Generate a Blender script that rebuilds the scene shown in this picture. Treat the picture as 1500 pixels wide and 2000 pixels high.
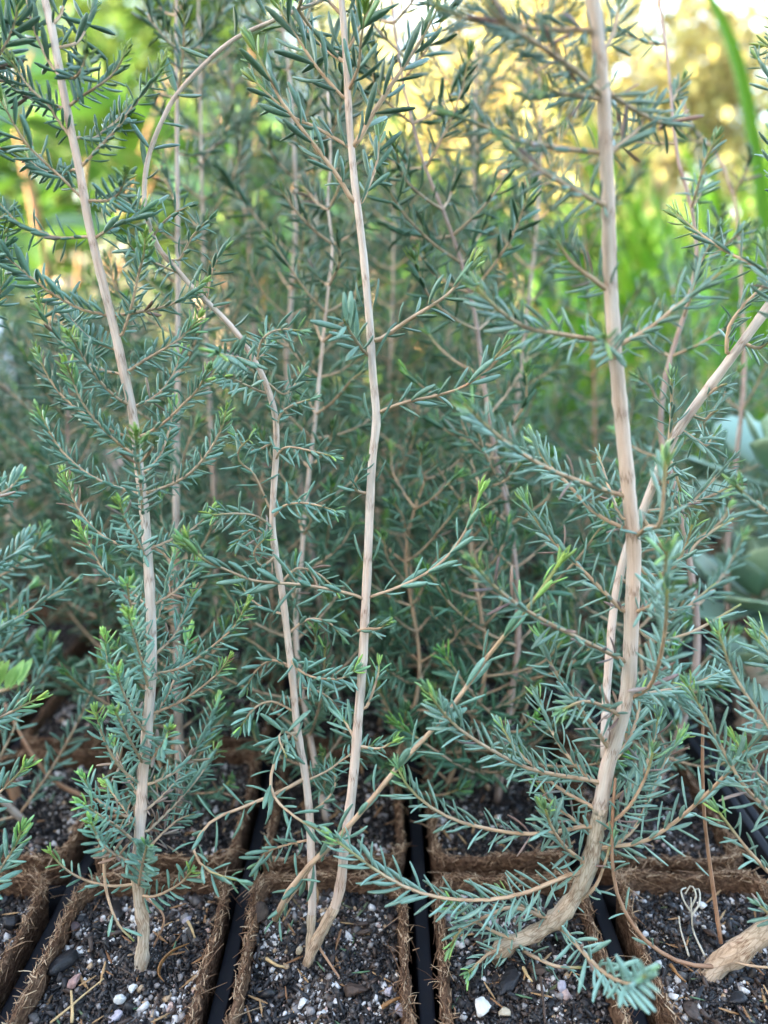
import bpy, math, random
import numpy as np
from mathutils import Vector, Matrix, Quaternion, noise

random.seed(7)
RNG = np.random.default_rng(7)
for o in list(bpy.data.objects):
    bpy.data.objects.remove(o)
SC = bpy.context.scene
COL = SC.collection
R = math.radians

# ------------------------------------------------------------------ camera, sky, sun, exposure
FPX = 1455.0                      # focal length in photo pixels (photo 1500 x 2000)
PITCH = R(16.5)
CAM = Vector((0, 0, 0.175))       # pot rims are at z = 0
FWD = Vector((0, math.cos(PITCH), -math.sin(PITCH)))
UP = Vector((0, math.sin(PITCH), math.cos(PITCH)))
cd = bpy.data.cameras.new('camera')
cam = bpy.data.objects.new('camera', cd)
COL.objects.link(cam)
cam.location = CAM
cam.rotation_euler = (R(90) - PITCH, 0, 0)
cd.sensor_fit = 'VERTICAL'
cd.sensor_height = 36.0
cd.lens = 36.0 * FPX / 2000.0
cd.clip_start = 0.005
cd.clip_end = 500
cd.dof.use_dof = True
cd.dof.focus_distance = 0.204
cd.dof.aperture_fstop = cd.lens / 3.7      # opening about 3.7 mm wide
SC.camera = cam

SUN_EL, SUN_AZ = R(17), R(250)    # azimuth from +Y, clockwise: low sun from the left, a little behind
sundir = Vector((math.sin(SUN_AZ) * math.cos(SUN_EL), math.cos(SUN_AZ) * math.cos(SUN_EL), math.sin(SUN_EL)))
W = bpy.data.worlds.new('World')
SC.world = W
W.use_nodes = True
nt = W.node_tree
sky = nt.nodes.new('ShaderNodeTexSky')
sky.sky_type = 'NISHITA'
sky.sun_disc = False
sky.sun_elevation = SUN_EL
sky.sun_rotation = SUN_AZ
sky.air_density = 1.0
sky.dust_density = 4.0
sky.ozone_density = 0.2
bg = nt.nodes['Background']
nt.links.new(sky.outputs[0], bg.inputs[0])
bg.inputs[1].default_value = 0.15
sl = bpy.data.lights.new('sun', 'SUN')
sl.energy = 2.1
sl.angle = R(0.6)
sl.color = (1.0, 0.80, 0.52)
sun = bpy.data.objects.new('sun', sl)
COL.objects.link(sun)
sun.rotation_euler = (-sundir).to_track_quat('-Z', 'Y').to_euler()
SC.view_settings.view_transform = 'Standard'
SC.view_settings.look = 'None'
SC.view_settings.exposure = 3.95
SC.view_settings.gamma = 1.0
SC.render.engine = 'CYCLES'
SC.cycles.use_denoising = True
SC.cycles.max_bounces = 8
SC.cycles.transparent_max_bounces = 8
SC.cycles.caustics_reflective = False
SC.cycles.caustics_refractive = False

# ------------------------------------------------------------------ projection helpers (real points from a direction and a distance)
def P(px, py, z):
    return CAM + z * (FWD + Vector(((px - 750) / FPX, 0, 0)) + UP * ((1000 - py) / FPX))

def at(px, py, y):
    d = FWD + Vector(((px - 750) / FPX, 0, 0)) + UP * ((1000 - py) / FPX)
    return CAM + d * (y / d.y)

def on_ground(px, py, z=-0.004):
    d = FWD + Vector(((px - 750) / FPX, 0, 0)) + UP * ((1000 - py) / FPX)
    return CAM + d * ((z - CAM.z) / d.z)

def proj(p):
    v = p - CAM
    z = v.dot(FWD)
    if z < 1e-4:
        return None
    return 750 + FPX * v.x / z, 1000 - FPX * v.dot(UP) / z, z

# ------------------------------------------------------------------ materials
def mat(name, rough=0.6, spec=0.4):
    m = bpy.data.materials.new(name)
    m.use_nodes = True
    n = m.node_tree.nodes
    b = n['Principled BSDF']
    b.inputs['Roughness'].default_value = rough
    b.inputs['Specular IOR Level'].default_value = spec
    return m, m.node_tree, b

def ramp(t, stops, interp='LINEAR'):
    r = t.nodes.new('ShaderNodeValToRGB')
    r.color_ramp.interpolation = interp
    e = r.color_ramp.elements
    while len(e) < len(stops):
        e.new(0.5)
    for k, (p, c) in enumerate(stops):
        e[k].position = p
        e[k].color = (*c, 1)
    return r

def attr(t, name):
    a = t.nodes.new('ShaderNodeAttribute')
    a.attribute_name = name
    return a

def noise_tex(t, vec, scale, detail=3.0, rough=0.55):
    n = t.nodes.new('ShaderNodeTexNoise')
    n.inputs['Scale'].default_value = scale
    n.inputs['Detail'].default_value = detail
    n.inputs['Roughness'].default_value = rough
    if vec is not None:
        t.links.new(vec, n.inputs['Vector'])
    return n

def mapping(t, vec, scale):
    m = t.nodes.new('ShaderNodeMapping')
    m.inputs['Scale'].default_value = scale
    t.links.new(vec, m.inputs['Vector'])
    return m.outputs[0]

def geo_pos(t):
    return t.nodes.new('ShaderNodeNewGeometry').outputs['Position']

def obj_co(t):
    return t.nodes.new('ShaderNodeTexCoord').outputs['Object']

def mixc(t, fac, a, b, mode='MIX'):
    m = t.nodes.new('ShaderNodeMix')
    m.data_type = 'RGBA'
    m.blend_type = mode
    for sock, v in ((m.inputs[0], fac), (m.inputs[6], a), (m.inputs[7], b)):
        if isinstance(v, (int, float)):
            sock.default_value = v
        elif isinstance(v, tuple):
            sock.default_value = (*v, 1)
        else:
            t.links.new(v, sock)
    return m.outputs[2]

def bump(t, b, h, strength, dist):
    bp = t.nodes.new('ShaderNodeBump')
    bp.inputs['Strength'].default_value = strength
    bp.inputs['Distance'].default_value = dist
    t.links.new(h, bp.inputs['Height'])
    t.links.new(bp.outputs[0], b.inputs['Normal'])

def translucent(t, b, col, amount):
    tr = t.nodes.new('ShaderNodeBsdfTranslucent')
    t.links.new(col, tr.inputs[0])
    mx = t.nodes.new('ShaderNodeMixShader')
    mx.inputs[0].default_value = amount
    t.links.new(b.outputs[0], mx.inputs[1])
    t.links.new(tr.outputs[0], mx.inputs[2])
    t.links.new(mx.outputs[0], t.nodes['Material Output'].inputs[0])

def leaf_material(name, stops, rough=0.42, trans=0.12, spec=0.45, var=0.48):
    """colour from leaf age (attribute age, -1 withered .. 0 grown .. 1 new shoot) with a per-leaf variation (rnd; on seedlings also shade painted in by height)"""
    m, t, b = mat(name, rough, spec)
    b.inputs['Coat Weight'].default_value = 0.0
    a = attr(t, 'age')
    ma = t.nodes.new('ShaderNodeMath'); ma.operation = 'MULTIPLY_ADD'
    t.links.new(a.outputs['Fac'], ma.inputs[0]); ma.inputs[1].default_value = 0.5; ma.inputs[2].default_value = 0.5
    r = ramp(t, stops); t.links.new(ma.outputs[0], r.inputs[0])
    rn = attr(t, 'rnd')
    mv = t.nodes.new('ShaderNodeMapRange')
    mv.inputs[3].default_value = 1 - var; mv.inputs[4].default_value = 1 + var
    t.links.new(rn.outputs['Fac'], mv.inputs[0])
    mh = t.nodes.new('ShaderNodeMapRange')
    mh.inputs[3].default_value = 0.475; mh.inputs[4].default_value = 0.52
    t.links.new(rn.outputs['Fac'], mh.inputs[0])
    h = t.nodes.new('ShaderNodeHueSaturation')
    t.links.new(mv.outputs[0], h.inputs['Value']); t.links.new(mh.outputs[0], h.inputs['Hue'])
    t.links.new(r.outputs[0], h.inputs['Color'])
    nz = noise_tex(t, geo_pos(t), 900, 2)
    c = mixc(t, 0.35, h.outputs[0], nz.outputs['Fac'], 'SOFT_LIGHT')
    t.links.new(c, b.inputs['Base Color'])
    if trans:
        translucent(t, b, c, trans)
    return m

M = {}
M['needle'] = leaf_material('needle_leaf', [(0.0, (.36, .22, .13)), (.3, (.24, .20, .18)), (.48, (.165, .305, .238)),
                                           (.62, (.155, .31, .20)), (.8, (.21, .40, .13)), (1.0, (.38, .56, .12))])
M['needle_silver'] = leaf_material('silvery_needle_leaf', [(0.0, (.36, .22, .15)), (.3, (.26, .21, .21)), (.48, (.205, .345, .285)),
                                           (.62, (.195, .345, .24)), (.8, (.23, .42, .16)), (1.0, (.38, .56, .13))], var=.42)
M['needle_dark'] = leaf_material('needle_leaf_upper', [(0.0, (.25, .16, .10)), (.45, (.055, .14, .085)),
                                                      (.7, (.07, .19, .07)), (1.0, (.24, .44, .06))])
M['needle_green_shaded'] = leaf_material('greener_shaded_needle_leaf', [(0.0, (.28, .16, .11)), (.3, (.14, .13, .10)), (.48, (.078, .165, .100)),
                                           (.62, (.088, .182, .094)), (.8, (.12, .26, .08)), (1.0, (.24, .40, .08))])  # greener rear needles, darkened further: shade of the rear rows put into the colour
M['broad'] = leaf_material('broad_leaf', [(0, (.065, .13, .022)), (.5, (.058, .15, .022)), (1, (.13, .25, .035))], 0.4, 0.3)
M['grass'] = leaf_material('grass_blade', [(0, (.06, .17, .016)), (.5, (.075, .21, .016)), (1, (.14, .30, .025))], 0.45, 0.38)
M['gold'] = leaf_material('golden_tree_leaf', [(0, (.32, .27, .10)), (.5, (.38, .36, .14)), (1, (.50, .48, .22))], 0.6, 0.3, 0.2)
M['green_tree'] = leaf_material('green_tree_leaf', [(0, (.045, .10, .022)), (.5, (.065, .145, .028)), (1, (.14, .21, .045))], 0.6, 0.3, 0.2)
M['succulent'] = leaf_material('succulent_leaf', [(0, (.18, .29, .24)), (.5, (.21, .34, .27)), (1, (.36, .45, .25))], 0.5, 0.06, 0.3, 0.15)
M['lime'] = leaf_material('lime_leaf', [(0, (.25, .45, .12)), (.5, (.36, .58, .16)), (1, (.5, .68, .3))], 0.5, 0.3, 0.3, 0.15)

def bark_material(name, c_dark, c_mid, c_pale, scale=1.0, tip=None, bumpd=0.0003):
    m, t, b = mat(name, 0.8, 0.25)
    v = attr(t, 'bark').outputs['Vector']
    n1 = noise_tex(t, mapping(t, v, (4.5, 4.5, 90 * scale)), 1.0, 6, 0.75)
    n3 = noise_tex(t, mapping(t, v, (.8, .8, 75 * scale)), 1.0, 3)
    r = ramp(t, [(.30, c_dark), (.46, c_mid), (.70, c_pale)])
    mx = t.nodes.new('ShaderNodeMath'); mx.operation = 'MULTIPLY_ADD'
    t.links.new(n1.outputs['Fac'], mx.inputs[0]); mx.inputs[1].default_value = 0.55
    m2 = t.nodes.new('ShaderNodeMath'); m2.operation = 'MULTIPLY'
    t.links.new(n3.outputs['Fac'], m2.inputs[0]); m2.inputs[1].default_value = 0.48
    t.links.new(m2.outputs[0], mx.inputs[2])
    t.links.new(mx.outputs[0], r.inputs[0])
    c = r.outputs[0]
    if scale > 2:      # flaking foot: dark cracks between plates
        vo = t.nodes.new('ShaderNodeTexVoronoi'); vo.feature = 'DISTANCE_TO_EDGE'; vo.inputs['Scale'].default_value = 1.0
        nd = noise_tex(t, mapping(t, v, (2, 2, 500)), 1.0, 4, .7)
        vd = mixc(t, .55, mapping(t, v, (2.4, 2.4, 200)), nd.outputs['Color'], 'ADD')
        t.links.new(vd, vo.inputs['Vector'])
        rv = ramp(t, [(.0, (.30, .22, .16)), (.10, (1, 1, 1))]); t.links.new(vo.outputs['Distance'], rv.inputs[0])
        c = mixc(t, .55, c, rv.outputs[0], 'MULTIPLY')
    if tip:
        a = attr(t, 'age')
        c = mixc(t, a.outputs['Fac'], c, tip)
    # leaf scars: narrow dark rings at the nodes
    wv = t.nodes.new('ShaderNodeTexWave'); wv.wave_type = 'BANDS'; wv.bands_direction = 'Z'
    wv.inputs['Scale'].default_value = 21.0; wv.inputs['Distortion'].default_value = 2.2; wv.inputs['Detail'].default_value = 2; wv.inputs['Detail Scale'].default_value = 1.5
    t.links.new(mapping(t, v, (.25, .25, 1)), wv.inputs['Vector'])
    rw = ramp(t, [(.975, (1, 1, 1)), (.997, (.42, .30, .24))]); t.links.new(wv.outputs['Fac'], rw.inputs[0])
    c = mixc(t, .75, c, rw.outputs[0], 'MULTIPLY')
    # patches of pinkish and greyer bark
    n4 = noise_tex(t, mapping(t, v, (.5, .5, 28)), 1.0, 2)
    rp = ramp(t, [(.35, (1.0, .90, .84)), (.65, (.92, .96, .98))]); t.links.new(n4.outputs['Fac'], rp.inputs[0])
    c = mixc(t, 1.0, c, rp.outputs[0], 'MULTIPLY')
    t.links.new(c, b.inputs['Base Color'])
    bump(t, b, n1.outputs['Fac'], 0.7, bumpd)
    return m

M['stem'] = bark_material('pale_stem_bark', (.27, .17, .13), (.63, .515, .43), (.83, .74, .67))
M['old_stem'] = bark_material('flaky_base_bark', (.17, .11, .075), (.52, .42, .31), (.76, .67, .54), 2.2, None, 0.0006)
M['red_stem'] = bark_material('reddish_stem_bark', (.22, .13, .11), (.42, .31, .27), (.56, .47, .42))
M['grey_stem'] = bark_material('greyish_stem_bark', (.22, .16, .12), (.45, .37, .31), (.62, .55, .50))
M['twig'] = bark_material('twig_bark', (.28, .16, .09), (.50, .36, .24), (.66, .52, .38), 1.5, (.24, .28, .09), 0.0001)
M['bare_twig'] = bark_material('bare_twig_bark', (.20, .10, .06), (.36, .21, .13), (.46, .31, .21), 1.0, None, 0.0001)

m, t, b = mat('coir_fibre_mat', 0.95, 0.1)
n1 = noise_tex(t, mapping(t, obj_co(t), (500, 500, 900)), 1, 5, .7)
r = ramp(t, [(.3, (.028, .015, .010)), (.5, (.12, .068, .042)), (.72, (.31, .20, .13))])
t.links.new(n1.outputs['Fac'], r.inputs[0]); t.links.new(r.outputs[0], b.inputs['Base Color'])
bump(t, b, n1.outputs['Fac'], 1.0, 0.0012)
M['coir'] = m
m, t, b = mat('coir_strand', 0.85, 0.2)
r = ramp(t, [(0, (.065, .032, .018)), (.35, (.17, .095, .055)), (.75, (.36, .23, .14)), (1, (.60, .45, .30))])
t.links.new(attr(t, 'rnd').outputs['Fac'], r.inputs[0]); t.links.new(r.outputs[0], b.inputs['Base Color'])
M['strand'] = m

m, t, b = mat('potting_soil', 0.9, 0.25)
n1 = noise_tex(t, geo_pos(t), 900, 5, .7)
r = ramp(t, [(.35, (.006, .006, .007)), (.6, (.022, .017, .015)), (.75, (.10, .085, .075))])
t.links.new(n1.outputs['Fac'], r.inputs[0]); t.links.new(r.outputs[0], b.inputs['Base Color'])
bump(t, b, n1.outputs['Fac'], 1.0, 0.0015)
M['soil'] = m
m, t, b = mat('soil_grains', 0.55, 0.5)
r = ramp(t, [(0, (.010, .010, .012)), (.34, (.022, .018, .017)), (.52, (.055, .036, .027)), (.68, (.085, .075, .07)),
             (.74, (.21, .195, .19)), (.83, (.54, .53, .52)), (.94, (.42, .30, .26)), (.965, (.36, .25, .15))], 'CONSTANT')
t.links.new(attr(t, 'rnd').outputs['Fac'], r.inputs[0])
n1 = noise_tex(t, geo_pos(t), 1800, 3)
c = mixc(t, 0.5, r.outputs[0], n1.outputs['Fac'], 'OVERLAY')
t.links.new(c, b.inputs['Base Color'])
M['grain'] = m

m, t, b = mat('fallen_needle', 0.7, 0.25)
r = ramp(t, [(0, (.40, .27, .14)), (.4, (.30, .17, .08)), (.7, (.20, .10, .05)), (.85, (.10, .18, .10))])
t.links.new(attr(t, 'rnd').outputs['Fac'], r.inputs[0]); t.links.new(r.outputs[0], b.inputs['Base Color'])
M['litter'] = m

def rock_material(name, col, rough=0.6, var=0.6, scale=700):
    m, t, b = mat(name, rough, 0.4)
    n = noise_tex(t, obj_co(t), scale, 4, .65)
    r = ramp(t, [(.3, tuple(c * (1 - var) for c in col)), (.7, tuple(min(.9, c * (1 + var * .6)) for c in col))])
    t.links.new(n.outputs['Fac'], r.inputs[0]); t.links.new(r.outputs[0], b.inputs['Base Color'])
    bump(t, b, n.outputs['Fac'], .8, 0.0004)
    return m
M['bark_black'] = rock_material('charred_bark', (.016, .016, .019), .5, .5)
M['bark_brown'] = rock_material('brown_bark', (.06, .038, .028), .65, .6)
M['stone_white'] = rock_material('white_quartz', (.62, .61, .58), .45, .2)
M['stone_pink'] = rock_material('pink_stone', (.33, .21, .19), .55, .35)
M['stone_lilac'] = rock_material('lilac_quartz', (.40, .37, .42), .4, .3)
M['stone_tan'] = rock_material('tan_stone', (.42, .36, .26), .55, .3)
M['pebble'] = rock_material('brown_pebble', (.09, .06, .06), .35, .25)
M['straw'] = rock_material('dry_straw', (.48, .34, .17), .7, .3)
M['pale_dry'] = rock_material('pale_dry_shoot', (.50, .47, .38), .7, .25)
M['dry_leaf'] = rock_material('dry_leaf', (.28, .14, .05), .55, .4)
M['wood'] = rock_material('weathered_log', (.16, .13, .12), .85, .5, 40)

m, t, b = mat('black_tray_plastic', 0.5, 0.22)
n1 = noise_tex(t, geo_pos(t), 220, 4)
r = ramp(t, [(.4, (.004, .005, .009)), (.75, (.014, .015, .018))])
t.links.new(n1.outputs['Fac'], r.inputs[0]); t.links.new(r.outputs[0], b.inputs['Base Color'])
r2 = ramp(t, [(.3, (.45,) * 3), (.7, (.8,) * 3)]); t.links.new(n1.outputs['Fac'], r2.inputs[0]); t.links.new(r2.outputs[0], b.inputs['Roughness'])
M['tray'] = m
m, t, b = mat('garden_ground', 0.95, 0.1)
n1 = noise_tex(t, geo_pos(t), 3.0, 5, .6); n2 = noise_tex(t, geo_pos(t), 60, 4, .7)
r = ramp(t, [(.35, (.045, .032, .022)), (.55, (.07, .085, .025)), (.75, (.10, .15, .03))])
t.links.new(n1.outputs['Fac'], r.inputs[0])
c = mixc(t, .6, r.outputs[0], n2.outputs['Fac'], 'OVERLAY'); t.links.new(c, b.inputs['Base Color'])
bump(t, b, n2.outputs['Fac'], 1, .02)
M['ground'] = m
m, t, b = mat('wall_render', 0.9, 0.2)
n1 = noise_tex(t, geo_pos(t), 4, 5)
r = ramp(t, [(.3, (.55, .56, .57)), (.7, (.66, .66, .66))])
t.links.new(n1.outputs['Fac'], r.inputs[0]); t.links.new(r.outputs[0], b.inputs['Base Color'])
M['wall'] = m
m, t, b = mat('white_plastic', 0.4, 0.5); b.inputs['Base Color'].default_value = (.72, .75, .8, 1); M['white'] = m
m, t, b = mat('black_plastic', 0.45, 0.4); b.inputs['Base Color'].default_value = (.012, .012, .013, 1); M['black'] = m
m, t, b = mat('ochre_render', 0.9, 0.2)
n1 = noise_tex(t, geo_pos(t), 2, 4)
r = ramp(t, [(.3, (.42, .27, .13)), (.7, (.55, .38, .20))])
t.links.new(n1.outputs['Fac'], r.inputs[0]); t.links.new(r.outputs[0], b.inputs['Base Color'])
M['ochre'] = m

# ------------------------------------------------------------------ mesh helpers
def link(name, me, parent=None, loc=None):
    o = bpy.data.objects.new(name, me)
    COL.objects.link(o)
    if parent is not None:
        o.parent = parent
    if loc is not None:
        o.location = loc
    return o

def tag(o, label=None, cat=None, group=None, kind=None):
    for k, v in (('label', label), ('category', cat), ('group', group), ('kind', kind)):
        if v:
            o[k] = v
    return o

def np_mesh(name, v, f, material, attrs=None, smooth=True):
    """v (n,3), f (m,3) triangles"""
    me = bpy.data.meshes.new(name)
    v = np.ascontiguousarray(v, dtype=np.float32); f = np.ascontiguousarray(f, dtype=np.int32)
    me.vertices.add(len(v)); me.vertices.foreach_set('co', v.ravel())
    me.loops.add(f.size); me.loops.foreach_set('vertex_index', f.ravel())
    me.polygons.add(len(f)); me.polygons.foreach_set('loop_start', np.arange(0, f.size, 3, dtype=np.int32))
    if smooth:
        me.polygons.foreach_set('use_smooth', np.ones(len(f), dtype=bool))
    for k, a in (attrs or {}).items():
        a = np.asarray(a, dtype=np.float32)
        if a.ndim == 2:
            x = me.attributes.new(k, 'FLOAT_VECTOR', 'POINT'); x.data.foreach_set('vector', a.ravel())
        else:
            x = me.attributes.new(k, 'FLOAT', 'POINT'); x.data.foreach_set('value', a)
    me.materials.append(material)
    me.update(calc_edges=True)
    return me

def scatter(tv, tf, mats):
    """copies of a template (k,3),(t,3) under matrices (n,4,4) -> v, f"""
    n, k = len(mats), len(tv)
    v = np.einsum('nij,kj->nki', mats[:, :3, :3], tv) + mats[:, None, :3, 3]
    f = tf[None] + (np.arange(n) * k)[:, None, None]
    return v.reshape(-1, 3), f.reshape(-1, 3)

def smooth_path(pts, n):
    """Catmull-Rom through pts, n points at even arc length"""
    p = [np.array(q, dtype=float) for q in pts]
    if len(p) == 2:
        fine = [p[0] + (p[1] - p[0]) * s for s in np.linspace(0, 1, 20)]
    else:
        q = [2 * p[0] - p[1]] + p + [2 * p[-1] - p[-2]]
        fine = []
        for i in range(1, len(q) - 2):
            a, b_, c, d = q[i - 1], q[i], q[i + 1], q[i + 2]
            for s in np.linspace(0, 1, 10, endpoint=False):
                fine.append(.5 * ((2 * b_) + (c - a) * s + (2 * a - 5 * b_ + 4 * c - d) * s * s + (3 * b_ - a - 3 * c + d) * s ** 3))
        fine.append(p[-1])
    fine = np.array(fine)
    L = np.concatenate([[0], np.cumsum(np.linalg.norm(np.diff(fine, axis=0), axis=1))])
    s = np.linspace(0, L[-1], n)
    return np.stack([np.interp(s, L, fine[:, k]) for k in range(fine.shape[1])], 1), L[-1]

def frames(path):
    T = np.gradient(path, axis=0)
    T /= np.linalg.norm(T, axis=1)[:, None] + 1e-12
    u = np.cross(T[0], [0.3, 1, 0.2]); u /= np.linalg.norm(u)
    U = [u]
    for i in range(1, len(T)):
        u = U[-1] - T[i] * np.dot(U[-1], T[i]); u /= np.linalg.norm(u) + 1e-12
        U.append(u)
    U = np.array(U)
    return T, U, np.cross(T, U)

def tube(path, rad, sides=8, jitter=0.0, cap=True, seed=0):
    T, U, V = frames(path)
    n = len(path)
    th = np.linspace(0, 2 * np.pi, sides, endpoint=False)
    rad = np.broadcast_to(np.asarray(rad, dtype=float), (n,))
    rr = rad[:, None] * np.ones((n, sides))
    if jitter:
        g = np.random.default_rng(seed)
        rr = rr * (1 + jitter * g.standard_normal((n, sides)) + jitter * .6 * g.standard_normal((n, 1)))
    v = path[:, None] + rr[..., None] * (np.cos(th)[None, :, None] * U[:, None] + np.sin(th)[None, :, None] * V[:, None])
    s = np.concatenate([[0], np.cumsum(np.linalg.norm(np.diff(path, axis=0), axis=1))])
    bark = np.stack([np.broadcast_to(np.cos(th), (n, sides)), np.broadcast_to(np.sin(th), (n, sides)), np.broadcast_to(s[:, None], (n, sides))], 2)
    bark = bark + np.array([seed * .37 % 7, seed * .11 % 5, seed * .013 % 1])
    i = np.arange(n - 1)[:, None] * sides; j = np.arange(sides)[None]; k = (j + 1) % sides
    f = np.concatenate([np.stack([i + j, i + k, i + sides + k], 2).reshape(-1, 3), np.stack([i + j, i + sides + k, i + sides + j], 2).reshape(-1, 3)])
    v = v.reshape(-1, 3); bark = bark.reshape(-1, 3)
    if cap:
        a, b_ = len(v), len(v) + 1
        v = np.vstack([v, path[0], path[-1]]); bark = np.vstack([bark, bark[0], bark[-1]])
        jj = np.arange(sides); kk = (jj + 1) % sides; o_ = (n - 1) * sides
        f = np.concatenate([f, np.stack([kk, jj, np.full(sides, a)], 1), np.stack([o_ + jj, o_ + kk, np.full(sides, b_)], 1)])
    age = np.concatenate([np.repeat(np.linspace(0, 1, n), sides), [0, 1]]) if cap else np.repeat(np.linspace(0, 1, n), sides)
    return v, f, bark, age

# ------------------------------------------------------------------ leaf shapes: along +Y, upper face +Z, unit length, unit half-width scaled later
def leaf_template(bend, rings=5, sides=6, thick=0.62, pointed=0.0):
    ts = np.linspace(0.0, 0.97, rings)
    prof = np.interp(ts, [0, .12, .35, .7, .9, .97, 1], [.30, .62, .95, 1.0, .82 - .35 * pointed, .48 - .3 * pointed, 0])
    v, f = [], []
    for i, (s, w) in enumerate(zip(ts, prof)):
        for j in range(sides):
            a = 2 * math.pi * j / sides
            x = math.cos(a) * w * .5
            z = math.sin(a) * w * .5 * thick
            if math.sin(a) > 0.3:
                z *= .55
            v.append((x, s, z))
    v.append((0, 1, 0)); tip = len(v) - 1
    for i in range(rings - 1):
        for j in range(sides):
            k = (j + 1) % sides
            a, b_, c, d = i * sides + j, i * sides + k, (i + 1) * sides + k, (i + 1) * sides + j
            f += [(a, b_, c), (a, c, d)]
    for j in range(sides):
        f.append(((rings - 1) * sides + j, (rings - 1) * sides + (j + 1) % sides, tip))
    return np.array(v, float), np.array(f), bend

HI = [leaf_template(bd, 5, 5) for bd in (-.35, -.12, .1, .3, .5)]
LO = [leaf_template(bd, 3, 4) for bd in (-.3, .05, .35)]

def bent(tmpl, L, Wd):
    """real-size leaf; the blade bends along its length"""
    v, f, bend = tmpl
    x, y, z = v[:, 0] * Wd, v[:, 1], v[:, 2] * Wd
    if abs(bend) > 1e-3:
        th = bend * y
        yy = np.sin(th) / bend * L; zz = (1 - np.cos(th)) / bend * L
        return np.stack([x, yy - np.sin(th) * z, zz + np.cos(th) * z], 1), f
    return np.stack([x, y * L, z], 1), f

LEAF_CACHE = {}
def leaf_mesh(shape, agebin, rbin, lw, material):
    key = (shape, agebin, rbin, lw, material.name)
    if key not in LEAF_CACHE:
        v, f = bent(HI[shape], 1.0, lw)
        n = len(v)
        LEAF_CACHE[key] = np_mesh('leaf', v, f, material, {'age': np.full(n, agebin / 4), 'rnd': np.full(n, (rbin + .5) / 4)})
    return LEAF_CACHE[key]

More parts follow.
